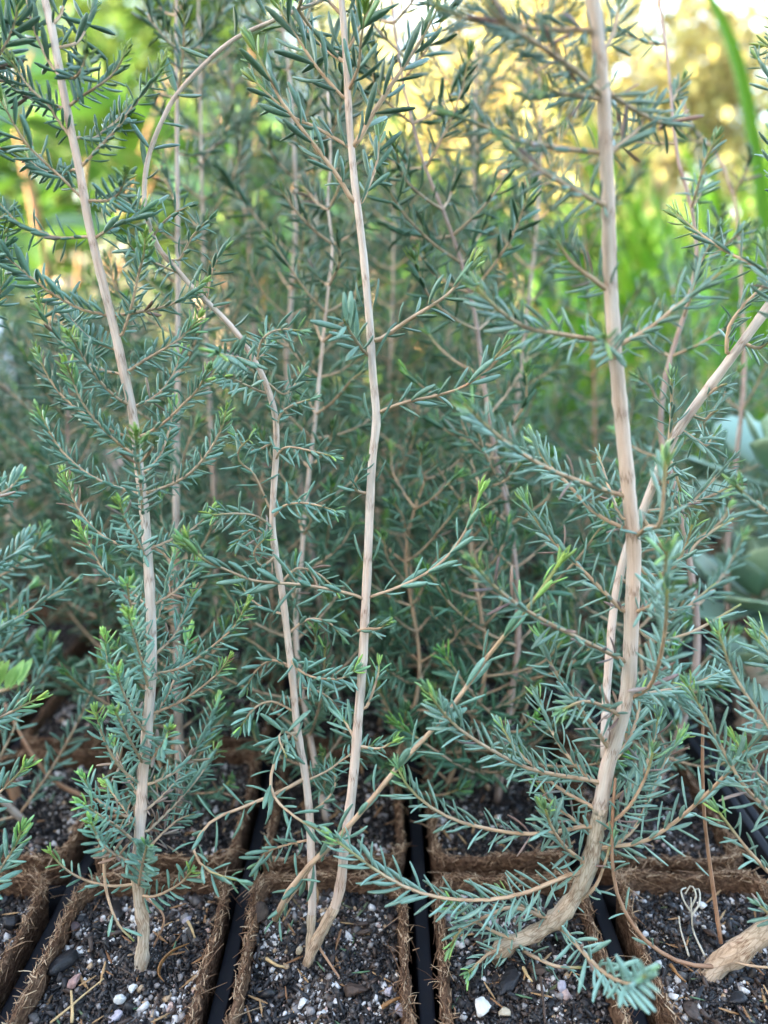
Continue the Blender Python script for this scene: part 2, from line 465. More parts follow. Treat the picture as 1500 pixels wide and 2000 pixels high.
# ------------------------------------------------------------------ a seedling: stem, branches, leaves
class Plant:
    def __init__(self, name, base, label, group, leafmat, nind=300, lw=0.2, cat='seedling'):
        self.root = link(name, None, None, base)
        self.root.empty_display_size = .01
        tag(self.root, label, cat, group)
        self.base = np.array(base)
        self.leaves = []      # (branch object, branch origin, matrix, age, rnd, length)
        self.upper = 1.0; self.tint = .5; self.mat = leafmat; self.nind = nind; self.lw = lw
        self.seed = random.randint(0, 9999)

    def wood(self, name, path, rad, material, sides=6, jitter=0.0, tip_from=1.1, parent=None):
        org = path[0].copy()
        self.seed += 1
        v, f, bark, age = tube(path - org, rad, sides, jitter, True, self.seed)
        age = np.clip((age - tip_from) / max(1e-3, 1 - tip_from), 0, 1) if tip_from < 1 else age * 0
        me = np_mesh(name, v, f, material, {'bark': bark, 'age': age})
        o = link(name, me, self.root, org - self.base)
        return o, org

    def leaf(self, br, p, d, nrm, L, age):
        d = d / (np.linalg.norm(d) + 1e-9)
        w = np.cross(d, nrm); w /= np.linalg.norm(w) + 1e-9
        n = np.cross(w, d)
        m = np.eye(4); m[:3, 0] = w * L; m[:3, 1] = d * L; m[:3, 2] = n * L; m[:3, 3] = p
        up_ = min(1.0, max(0.0, (p[2] - .10) / .13)) * self.upper  # higher leaves darker: juvenile green plus shaded undersides put into the colour
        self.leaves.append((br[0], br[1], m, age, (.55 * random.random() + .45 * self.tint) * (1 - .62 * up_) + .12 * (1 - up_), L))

    def branch(self, path3, L=.0062, sp=.0023, a0=62, a1=28, bare=.1, r0=.0005, r1=.00028, tip=1.0, roll=None, material=None,
               old=0.0, flat=0.0, fill=1.0, name='branch', curl=0.0, grow=True):
        """path3: control points from the stem to the tip; leaves stand in opposite pairs that turn by a quarter"""
        n = 14
        self.tint = random.random()
        tip = tip * random.uniform(.55, 1.35)
        path, length = smooth_path(path3, n)
        br = self.wood(name, path, np.linspace(r0, r1, n), material or M['twig'], 6, .03, .75)
        T, U, V = frames(path)
        s = np.linspace(0, length, n)
        roll = random.uniform(0, math.pi) if roll is None else roll
        x = bare * length + random.random() * sp
        k = 0
        while x < length:
            t_ = x / length
            p = np.array([np.interp(x, s, path[:, c]) for c in range(3)])
            i = min(n - 1, int(t_ * (n - 1)))
            Tn, Un, Vn = T[i], U[i], V[i]
            ph = roll + (k % 2) * math.pi / 2 * (1 - flat) + random.gauss(0, .16)
            al = R(a0 + (a1 - a0) * t_ ** 1.6 + random.gauss(0, 7))
            age = max(0.0, (t_ - (1 - .25 * tip)) / (.25 * tip)) if tip > 0 else 0
            if old and t_ < .45 and random.random() < old:
                age = -random.uniform(.3, .9)
            elif L < .0072 and random.random() < .02:
                age = -random.uniform(.4, 1)
            ll = L * (1 - .42 * max(0, (t_ - .8) / .2)) * (0.72 + .28 * min(1, t_ / .25)) * random.uniform(.7, 1.2)
            for sgn in (1, -1):
                if random.random() > fill:
                    continue
                Rd = sgn * (math.cos(ph) * Un + math.sin(ph) * Vn)
                a2 = al + random.gauss(0, .08)
                d = math.cos(a2) * Tn + math.sin(a2) * Rd
                if curl:
                    d = d + np.array([0, 0, curl])
                nr = -math.cos(a2) * Rd + math.sin(a2) * Tn
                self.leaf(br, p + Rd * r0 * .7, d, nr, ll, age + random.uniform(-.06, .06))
            x += sp * random.uniform(.82, 1.2) * (1 - .45 * max(0, (t_ - .75) / .25))
            k += 1
        if tip > 0:       # the new shoot
            for q in range(6):
                ph = q * 2.4 + roll
                Rd = math.cos(ph) * U[-1] + math.sin(ph) * V[-1]
                a2 = R(random.uniform(8, 26))
                self.leaf(br, path[-1], math.cos(a2) * T[-1] + math.sin(a2) * Rd, -math.cos(a2) * Rd + math.sin(a2) * T[-1],
                          L * random.uniform(.45, .7), random.uniform(.7, 1.0) * min(1, tip))
        return br

    def finish(self):
        """the leaves that show largest are objects under their branch; the rest of the plant's leaves are one part"""
        ranked = []
        for q in self.leaves:
            c = q[2][:3, 3] + q[2][:3, 1] * .5
            pr = proj(Vector(c))
            sc = -1
            if pr and -20 < pr[0] < 1520 and -20 < pr[1] < 2020:
                view = (Vector(c) - CAM).normalized()
                d = Vector(q[2][:3, 1])
                sc = (d - view * d.dot(view)).length / pr[2]
            ranked.append(sc)
        order = np.argsort(ranked)[::-1]
        single = set(int(i) for i in order[:self.nind] if ranked[i] > 0)
        rest = []
        for i, (bo, borg, m_, age, rnd, L) in enumerate(self.leaves):
            if i in single:
                sh = random.randrange(len(HI))
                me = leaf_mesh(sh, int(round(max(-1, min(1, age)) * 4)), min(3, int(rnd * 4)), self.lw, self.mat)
                o = bpy.data.objects.new('leaf', me)
                COL.objects.link(o)
                o.parent = bo
                mm = m_.copy(); mm[:3, 3] -= borg
                o.matrix_basis = Matrix(mm.tolist())
            else:
                rest.append((m_, age, rnd))
        if rest:
            tm = HI if self.nind >= 120 else LO
            vs, fs, ag, rn, off = [], [], [], [], 0
            pick = RNG.integers(0, len(tm), len(rest))
            for s_ in range(len(tm)):
                idx = [i for i in range(len(rest)) if pick[i] == s_]
                if not idx:
                    continue
                tv, tf = bent(tm[s_], 1.0, self.lw)
                mats = np.stack([rest[i][0] for i in idx])
                mats[:, :3, 3] -= self.base
                v, f = scatter(tv, tf, mats)
                vs.append(v); fs.append(f + off); off += len(v)
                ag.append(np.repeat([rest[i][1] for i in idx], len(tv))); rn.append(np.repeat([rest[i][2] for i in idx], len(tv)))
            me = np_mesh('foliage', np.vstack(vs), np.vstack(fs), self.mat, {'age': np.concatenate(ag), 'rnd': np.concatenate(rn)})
            o = link('foliage', me, self.root)
            o['kind'] = 'stuff'

def stem_path(trace, n=60):
    """trace: (px, py, depth) from the base up -> path in space and a lookup of depth by height in the picture"""
    pts = [P(*q) for q in trace]
    path, _ = smooth_path(pts, n)
    ys = np.array([q[1] for q in trace][::-1]); zs = np.array([q[2] for q in trace][::-1])
    xs = np.array([q[0] for q in trace][::-1])
    def depth(py):
        return float(np.interp(py, ys, zs))
    depth.x = lambda py: float(np.interp(py, ys, xs))
    return path, depth

def px_branch(pl, depth, pts, dz=0.0, z0=None, **kw):
    z = depth(pts[0][1]) if z0 is None else z0
    n = len(pts) - 1
    p3 = [P(x, y, z + dz * (i / n)) for i, (x, y) in enumerate(pts)]
    if z0 is None:      # root the branch in the middle of the stem
        x0, y0 = pts[0]
        xs = depth.x(y0 + 4)
        if 2 < abs(xs - x0) < 45:
            p3 = [P(xs, y0 + 4, z)] + p3
    return pl.branch(p3, **kw)

# ------------------------------------------------------------------ ground, added unseen walls that shade the bench, trays, pots
g = 200.0
me = np_mesh('ground', np.array([(-g, -g, -.075), (g, -g, -.075), (g, g, -.075), (-g, g, -.075)]), np.array([(0, 1, 2), (0, 2, 3)]), M['ground'], smooth=False)
tag(link('ground', me), kind='structure')

def box_vf(x0, x1, y0, y1, z0, z1):
    v = np.array([(x, y, z) for z in (z0, z1) for y in (y0, y1) for x in (x0, x1)], float)
    f = np.array([(0, 2, 3), (0, 3, 1), (4, 5, 7), (4, 7, 6), (0, 1, 5), (0, 5, 4), (2, 6, 7), (2, 7, 3), (0, 4, 6), (0, 6, 2), (1, 3, 7), (1, 7, 5)])
    return v, f

def box(name, dims, material, parent=None, bevel=0.0):
    v, f = box_vf(*dims)
    o = link(name, np_mesh(name, v, f, material, smooth=False), parent)
    if bevel:
        mo = o.modifiers.new('bevel', 'BEVEL'); mo.width = bevel; mo.segments = 2
    return o

wl = link('added_shade_wall', None, None, (-1.55, -1.2, -.075))  # out of view, added to keep the low sun off the trays
tag(wl, 'unseen wall added at the left to shade the seedling trays', 'wall')
box('wall', (-.08, .08, -2.2, 1.75, 0, 1.42), M['wall'], wl)
box('coping', (-.11, .11, -2.23, 1.78, 1.42, 1.47), M['wall'], wl, .008)

hw_ = link('added_sky_blocker', None, None, (.4, -1.5, -.075))  # out of view, added to cut low skylight so light falls from above
tag(hw_, 'unseen wall added behind the camera to block low skylight', 'wall')
box('wall', (-1.9, 2.2, -.12, .12, 0, 2.05), M['wall'], hw_)
box('blocker_top', (-2.0, 2.3, -.25, .20, 2.05, 2.13), M['wall'], hw_, .01)

CP, RP = .0553, .0665
X0, Y0 = .0114, .1285
def col_x(k): return X0 + CP * k + (.009 if k >= 2 else 0)
def row_y(j): return Y0 + RP * j
ROWS, KMIN, KMAX = 6, -8, 6
PW, PD = CP - .0078, RP - .0050

def tray(name, k0, k1, label):
    t_ = link(name, None, None, (col_x(k0), Y0, -.075))
    tag(t_, label, 'tray', 'black plastic trays under the pots')
    ox, oy, oz = t_.location
    x0, x1, y0, y1 = col_x(k0) - .0010, col_x(k1 - 1) + CP + .0010, row_y(0) - .003, row_y(ROWS) + .001
    q = lambda a, b_, c, d, e, f_: (a - ox, b_ - ox, c - oy, d - oy, e - oz, f_ - oz)
    box('base', q(x0, x1, y0, y1, -.074, -.070), M['tray'], t_)
    for k in range(k0 + 1, k1):
        box('rib', q(col_x(k) - .0021, col_x(k) + .0021, y0 + .004, y1 - .004, -.070, -.0075), M['tray'], t_, .0009)
    for k in range(k0, k1):
        for j in range(1, ROWS):
            box('cross_rib', q(col_x(k) + .0024, col_x(k) + CP - .0024, row_y(j) - .0010, row_y(j) + .0010, -.070, -.0085), M['tray'], t_)
    for a, b_ in ((x0 - .0030, x0), (x1, x1 + .0030)):
        box('side_wall', q(a, b_, y0, y1, -.070, .0012), M['tray'], t_, .0008)
    for a, b_ in ((y0 - .003, y0), (y1, y1 + .003)):
        box('end_wall', q(x0 - .003, x1 + .003, a, b_, -.070, .0012), M['tray'], t_, .0008)
    return t_
tray('seedling_tray', KMIN, 2, 'black plastic tray holding the pots with most of the seedlings')
tray('seedling_tray', 2, KMAX, 'black plastic tray along the right edge, beside the wide dark gap')

def rrect(hw, hd, r, n):
    """points round a rounded rectangle"""
    pts = []
    per = n // 4
    for c, (sx, sy) in enumerate(((1, 1), (-1, 1), (-1, -1), (1, -1))):
        for i in range(per // 2):
            a = math.pi / 2 * (c + i / (per / 2 - 1))
            pts.append((sx * (hw - r) + r * math.cos(a), sy * (hd - r) + r * math.sin(a)))
        nx = ((-1, 1), (-1, -1), (1, -1), (1, 1))[c]
        p1 = pts[-1]
        a = math.pi / 2 * (c + 1)
        p2 = (nx[0] * (hw - r) + r * math.cos(a), nx[1] * (hd - r) + r * math.sin(a))
        m_ = per - per // 2
        for i in range(1, m_ + 1):
            s = i / (m_ + 1)
            pts.append((p1[0] + (p2[0] - p1[0]) * s, p1[1] + (p2[1] - p1[1]) * s))
    return np.array(pts)

def ico():
    ph = (1 + 5 ** .5) / 2
    v = np.array([(-1, ph, 0), (1, ph, 0), (-1, -ph, 0), (1, -ph, 0), (0, -1, ph), (0, 1, ph), (0, -1, -ph), (0, 1, -ph), (ph, 0, -1), (ph, 0, 1), (-ph, 0, -1), (-ph, 0, 1)]) / (1 + ph * ph) ** .5
    f = np.array([(0, 11, 5), (0, 5, 1), (0, 1, 7), (0, 7, 10), (0, 10, 11), (1, 5, 9), (5, 11, 4), (11, 10, 2), (10, 7, 6), (7, 1, 8), (3, 9, 4), (3, 4, 2), (3, 2, 6), (3, 6, 8), (3, 8, 9), (4, 9, 5), (2, 4, 11), (6, 2, 10), (8, 6, 7), (9, 8, 1)])
    return v, f
ICO_V, ICO_F = ico()
GRAINS = [ICO_V * (1 + .34 * RNG.standard_normal((12, 1))) for _ in range(6)]

CHIP_F = np.array([(0, 2, 3), (0, 3, 1), (4, 5, 7), (4, 7, 6), (0, 1, 5), (0, 5, 4), (2, 6, 7), (2, 7, 3), (0, 4, 6), (0, 6, 2), (1, 3, 7), (1, 7, 5)])
CHIPS = [np.array([(x, y, z) for z in (-1, 1) for y in (-1, 1) for x in (-1, 1)], float) * .75 * (1 + .30 * RNG.standard_normal((8, 3))) for _ in range(6)]
FEET = [on_ground(277, 1878, -.005), on_ground(610, 1856, -.005), on_ground(990, 1845, -.005), on_ground(1400, 1888, -.005)]

def rand_rot(n):
    q = RNG.standard_normal((n, 4)); q /= np.linalg.norm(q, axis=1)[:, None]
    w, x, y, z = q.T
    return np.stack([np.stack([1 - 2 * (y * y + z * z), 2 * (x * y - z * w), 2 * (x * z + y * w)], 1),
                     np.stack([2 * (x * y + z * w), 1 - 2 * (x * x + z * z), 2 * (y * z - x * w)], 1),
                     np.stack([2 * (x * z - y * w), 2 * (y * z + x * w), 1 - 2 * (x * x + y * y)], 1)], 1)

def soil_h(x, y):
    return -.0058 + .0016 * noise.noise(Vector((x * 60, y * 60, 3))) + .0010 * noise.noise(Vector((x * 190, y * 190, 9)))

ORD = ['first', 'second', 'third', 'fourth', 'fifth', 'sixth', 'seventh', 'eighth', 'ninth', 'tenth', 'eleventh', 'twelfth']
def visible_cols(j):
    y = row_y(j) + RP / 2
    z = y * math.cos(PITCH) + .179 * math.sin(PITCH)
    hw = 750 / FPX * z
    return [k for k in range(KMIN, KMAX) if col_x(k) + CP > -hw - (.0 if j else 0) and col_x(k) < hw + .0]

def make_pot(j, k, label):
    cx, cy = col_x(k) + CP / 2, row_y(j) + RP / 2
    cx += random.uniform(-.0006, .0006); cy += random.uniform(-.0006, .0006)
    pot = link('fibre_pot', None, None, (cx, cy, -.0655))
    tag(pot, label, 'pot', 'brown coir fibre pots')
    zo = .0655
    n = 96 if j < 2 else 48
    th = .0036
    prof = [(-.0060, -.0645), (-.0014, -.020), (-.0004, -.004), (-.0007, -.0009), (-.0012, .0002), (-.0018, .0005), (-.0024, -.0002), (-.0029, -.0016), (-.0032, -.0085)]
    vs = []
    sd = random.uniform(0, 99)
    for off, z in prof:
        ring = rrect(PW / 2 + off, PD / 2 + off, .0065, n)
        for i, (x, y) in enumerate(ring):
            q = Vector((x * 260 + sd, y * 260, z * 200))
            d = noise.noise(q) * .0009 + noise.noise(q * 3) * .0006
            w = noise.noise(Vector((x * 60 + sd, y * 60, 0))) * .0026 + noise.noise(Vector((x * 210 + sd, y * 210, 5))) * .0009 - .0005
            sag = noise.noise(Vector((x * 45 + sd, y * 45, 31))) * .0014
            L = math.hypot(x, y)
            top = max(0, min(1, (z + .006) / .006))
            k_ = 1 + (d * 1.3 + sag * top) / L
            vs.append((x * k_, y * k_, z + zo + (w + d) * top))
    m_ = len(rrect(.02, .02, .006, n))
    f = []
    for i in range(len(prof) - 1):
        for q in range(m_):
            r_ = (q + 1) % m_
            a, b_, c, d = i * m_ + q, i * m_ + r_, (i + 1) * m_ + r_, (i + 1) * m_ + q
            f += [(a, b_, c), (a, c, d)]
    link('pot_wall', np_mesh('pot_wall', np.array(vs), np.array(f), M['coir']), pot)
    # loose strands on the rim
    ns = (2600, 1400, 450, 150, 80, 50)[j]
    sv, sf, sr, off = [], [], [], 0
    ring = rrect(PW / 2 - .0015, PD / 2 - .0015, .006, 200)
    for q in range(ns):
        i = random.randrange(len(ring))
        p = np.array([*ring[i], zo])
        tn = ring[(i + 1) % len(ring)] - ring[i - 1]; tn = np.array([*(tn / np.linalg.norm(tn)), 0])
        nr = np.array([tn[1], -tn[0], 0])
        side = random.gauss(0, .0007)
        side += noise.noise(Vector((p[0] * 45 + sd, p[1] * 45, 31))) * .0011
        zz = noise.noise(Vector((p[0] * 60 + sd, p[1] * 60, 0))) * .0026 + noise.noise(Vector((p[0] * 210 + sd, p[1] * 210, 5))) * .0009 - max(0, abs(side) - .0012) * random.uniform(.5, 4)
        p = p + nr * side + np.array([0, 0, zz])
        dr = tn * random.choice((-1, 1)) * random.uniform(.3, 1.2) + nr * random.gauss(0, .28) + np.array([0, 0, random.gauss(-.05, .25)])
        if random.random() < .07:
            dr = nr * random.gauss(0, 1) + np.array([0, 0, random.uniform(.1, .9)])
        L = random.uniform(.0010, .0034) if random.random() < .95 else random.uniform(.004, .009)
        dr /= np.linalg.norm(dr)
        bd = np.array([random.gauss(0, .5), random.gauss(0, .5), random.gauss(-.35, .4)])
        path = np.array([p + dr * L * s + bd * L * s * s * .5 for s in (0, .35, .7, 1)])
        v, ff, _, _ = tube(path, np.array([1, .9, .75, .45]) * random.uniform(.00008, .00021), 3, 0, False)
        sv.append(v); sf.append(ff + off); off += len(v); sr.append(np.full(len(v), random.random()))
    o = link('strands', np_mesh('strands', np.vstack(sv), np.vstack(sf), M['strand'], {'rnd': np.concatenate(sr)}), pot)
    o['kind'] = 'stuff'
    # potting mix
    hw, hd = PW / 2 - .0035, PD / 2 - .0035
    N = 26 if j < 2 else 12
    xs = np.linspace(-hw, hw, N); ys = np.linspace(-hd, hd, N)
    v = np.array([(x, y, soil_h(x + cx, y + cy) + zo) for y in ys for x in xs])
    f = []
    for a in range(N - 1):
        for b_ in range(N - 1):
            i = a * N + b_
            f += [(i, i + 1, i + N + 1), (i, i + N + 1, i + N)]
    link('potting_mix', np_mesh('potting_mix', v, np.array(f), M['soil']), pot)
    ng = (7500, 2800, 800, 300, 120, 0)[j]
    if ng:
        xy = np.stack([RNG.uniform(-hw, hw, ng), RNG.uniform(-hd, hd, ng)], 1)
        sz = np.exp(RNG.normal(math.log(.00040), .46, ng)).clip(.00018, .0014)
        if j > 1:
            sz *= 1.3
        rnd = RNG.random(ng)
        # sand settles in patches
        patch = np.array([noise.noise(Vector(((x + cx) * 75, (y + cy) * 75, 21))) for x, y in xy])
        rnd = np.where(patch > .22, .40 + rnd * .60, np.where(patch < -.05, rnd * .80, rnd))
        sc_ = sz[:, None] * RNG.uniform(.65, 1.35, (ng, 3))
        barky = rnd < .62
        sc_[barky] *= np.stack([RNG.uniform(.9, 3.0, ng), RNG.uniform(.5, 1.3, ng), RNG.uniform(.25, .6, ng)], 1)[barky]
        h = np.array([soil_h(x + cx, y + cy) for x, y in xy]) + zo + sz * RNG.uniform(-.1, .9, ng)
        rot = rand_rot(ng)
        mats = np.zeros((ng, 4, 4)); mats[:, :3, :3] = rot * sc_[:, None, :]; mats[:, :3, 3] = np.stack([xy[:, 0], xy[:, 1], h], 1); mats[:, 3, 3] = 1
        if j == 0:      # grit packed round the foot of the stem
            for ft in FEET:
                if abs(ft.x - cx) < PW / 2 and abs(ft.y - cy) < PD / 2:
                    sel = RNG.choice(ng, 420, replace=False)
                    a_ = RNG.uniform(0, 6.283, 420); rr = .0012 + np.abs(RNG.normal(0, .0028, 420))
                    mats[sel, 0, 3] = np.clip(ft.x - cx + np.cos(a_) * rr, -hw, hw); mats[sel, 1, 3] = np.clip(ft.y - cy + np.sin(a_) * rr, -hd, hd)
                    mats[sel, 2, 3] = zo + np.array([soil_h(x + cx, y + cy) for x, y in mats[sel, :2, 3]]) + .0022 * np.exp(-(rr / .004) ** 2) * RNG.uniform(.2, 1, 420)
        vs, fs, rs, off = [], [], [], 0
        pick = RNG.integers(0, 6, ng)
        for s_ in range(6):
            for tv_, tf_, sub in ((GRAINS[s_], ICO_F, ~barky), (CHIPS[s_], CHIP_F, barky)):
                w_ = (pick == s_) & sub
                v, f = scatter(tv_, tf_, mats[w_])
                vs.append(v); fs.append(f + off); off += len(v); rs.append(np.repeat(rnd[w_], len(tv_)))
        if j < 2:       # fallen needles
            nn = (46, 24)[j]
            mm = np.zeros((nn, 4, 4)); mm[:, 3, 3] = 1
            a_ = RNG.uniform(0, 6.283, nn); L_ = RNG.uniform(.003, .007, nn); tl = RNG.normal(0, .2, nn)
            mm[:, 0, 0] = -np.sin(a_) * L_; mm[:, 1, 0] = np.cos(a_) * L_
            mm[:, 0, 1] = np.cos(a_) * L_; mm[:, 1, 1] = np.sin(a_) * L_; mm[:, 2, 1] = tl * L_; mm[:, 2, 2] = L_
            fx, fy = RNG.uniform(-hw, hw, nn) * .9, RNG.uniform(-hd, hd, nn) * .9
            mm[:, 0, 3] = fx; mm[:, 1, 3] = fy; mm[:, 2, 3] = [soil_h(x + cx, y + cy) + zo + .0010 for x, y in zip(fx, fy)]
            tv_, tf_ = bent(LO[1], 1.0, .16)
            v, f = scatter(tv_, tf_, mm)
            lt = link('fallen_needles', np_mesh('fallen_needles', v, f, M['litter'], {'rnd': np.repeat(RNG.random(nn), len(tv_))}), pot)
            lt['kind'] = 'stuff'
        o = link('grit', np_mesh('grit', np.vstack(vs), np.vstack(fs), M['grain'], {'rnd': np.concatenate(rs)}, smooth=False), pot)
        o['kind'] = 'stuff'
    return pot

ROWNAME = ['front row', 'second row', 'third row', 'fourth row', 'fifth row', 'last row']
for j in range(ROWS):
    vc = visible_cols(j)
    for i, k in enumerate(vc):
        make_pot(j, k, f'brown coir fibre pot of dark gritty soil, {ROWNAME[j]}, {ORD[i]} from the left edge')

def leafy(pl, path, depth_scale=1.0, first=.035, gap=.0125, blen=.042, L=.0070, sp=.0028, top=.55, tip=1.0, fill=1.0, dens=1.0, hl=1.0):
    """opposite branches up a stem, each pair turned by a quarter"""
    n = len(path)
    seg = np.linalg.norm(np.diff(path, axis=0), axis=1); S = np.concatenate([[0], np.cumsum(seg)]); tot = S[-1]
    T, U, V = frames(path)
    x = first * tot; k = random.random() * 6
    while x < tot * .985:
        t_ = x / tot
        p = np.array([np.interp(x, S, path[:, c]) for c in range(3)])
        i = min(n - 1, int(t_ * (n - 1)))
        for sgn in (1, -1):
            if random.random() > dens:
                continue
            ph = k + (0 if sgn > 0 else math.pi) + random.gauss(0, .25)
            Rd = math.cos(ph) * U[i] + math.sin(ph) * V[i]
            bl = blen * (1 - (1 - top) * t_) * random.uniform(.6, 1.25) * (1.25 if t_ < .3 else 1)
            a = R(random.uniform(52, 72))
            d0 = math.cos(a) * T[i] + math.sin(a) * Rd
            up = np.array([0, 0, 1.0])
            c = [p, p + d0 * bl * .35, p + d0 * bl * .68 + up * bl * .08, p + d0 * bl * .9 + up * bl * .24 + RNG.normal(0, .002, 3)]
            pl.branch(c, L=L * random.uniform(.85, 1.15), sp=sp, r0=.0005, r1=.0003, tip=tip if random.random() < .8 else .3, bare=.08, a0=60, a1=30, fill=fill)
        k += math.pi / 2
        x += gap * random.uniform(.75, 1.35)


# ------------------------------------------------------------------ front row, seedling with feathery branches (left)
def stem_obj(pl, path, r0, r1, material, sides=14, old=None, jitter=.02, nodes=None):
    n = len(path)
    rad = np.linspace(r0, r1, n)
    rad = rad * (1 + .10 * np.maximum(0, np.sin(np.linspace(0, n * .75, n))) ** 6)
    if old:      # the flaky foot
        k = old
        rad[:k] *= 1 + .06 * RNG.standard_normal(k)
        pl.wood('stem_foot', path[:k + 1], rad[:k + 1] * 1.06, M['old_stem'], sides, .09)
        return pl.wood('stem', path[k - 1:], rad[k - 1:], material, sides, jitter)
    return pl.wood('stem', path, rad, material, sides, jitter)

def leader(pl, path, r1, length, material, drift=(0, 0, 0), **kw):
    """the top of a stem above the picture: it thins out into leafy shoots"""
    d = path[-1] - path[-6]; d /= np.linalg.norm(d)
    e = path[-1]; dv = np.array(drift, float)
    top, _ = smooth_path([e - d * .003, e + d * length * .35 + dv * .2, e + d * length * .7 + dv * .6 + np.array([0, 0, .01]), e + d * length + dv + np.array([0, 0, .02])], 22)
    pl.wood('leader', top, np.linspace(r1, .0003, 22), material, 10, .03)
    leafy(pl, top, first=.06, **kw)

A_TR = [(276, 1905, .2075), (277, 1872, .2065), (281, 1815, .206), (272, 1760, .206), (270, 1700, .206), (272, 1640, .2055), (277, 1560, .205), (280, 1500, .205), (288, 1420, .2045),
        (295, 1330, .204), (296, 1250, .204), (293, 1150, .203), (288, 1080, .203), (282, 1000, .202), (270, 900, .201), (258, 800, .20), (240, 720, .199),
        (225, 650, .198), (205, 570, .197), (190, 510, .196), (172, 430, .195), (155, 330, .194), (140, 260, .193), (128, 200, .192), (115, 130, .191), (100, 50, .19), (83, -20, .19), (70, -90, .189)]
path, zA = stem_path(A_TR, 110)
A = Plant('melaleuca_seedling', tuple(path[0]), 'bushy feathery seedling with many teal side shoots, left in the front row',
          'young plants in the front row of pots', M['needle'], 300, .215)
stem_obj(A, path, .00160, .00092, M['stem'], 16, 14)
leader(A, path, .00092, .07, M['stem'], (.004, 0, 0), blen=.03, L=.0065, sp=.0024, gap=.011)
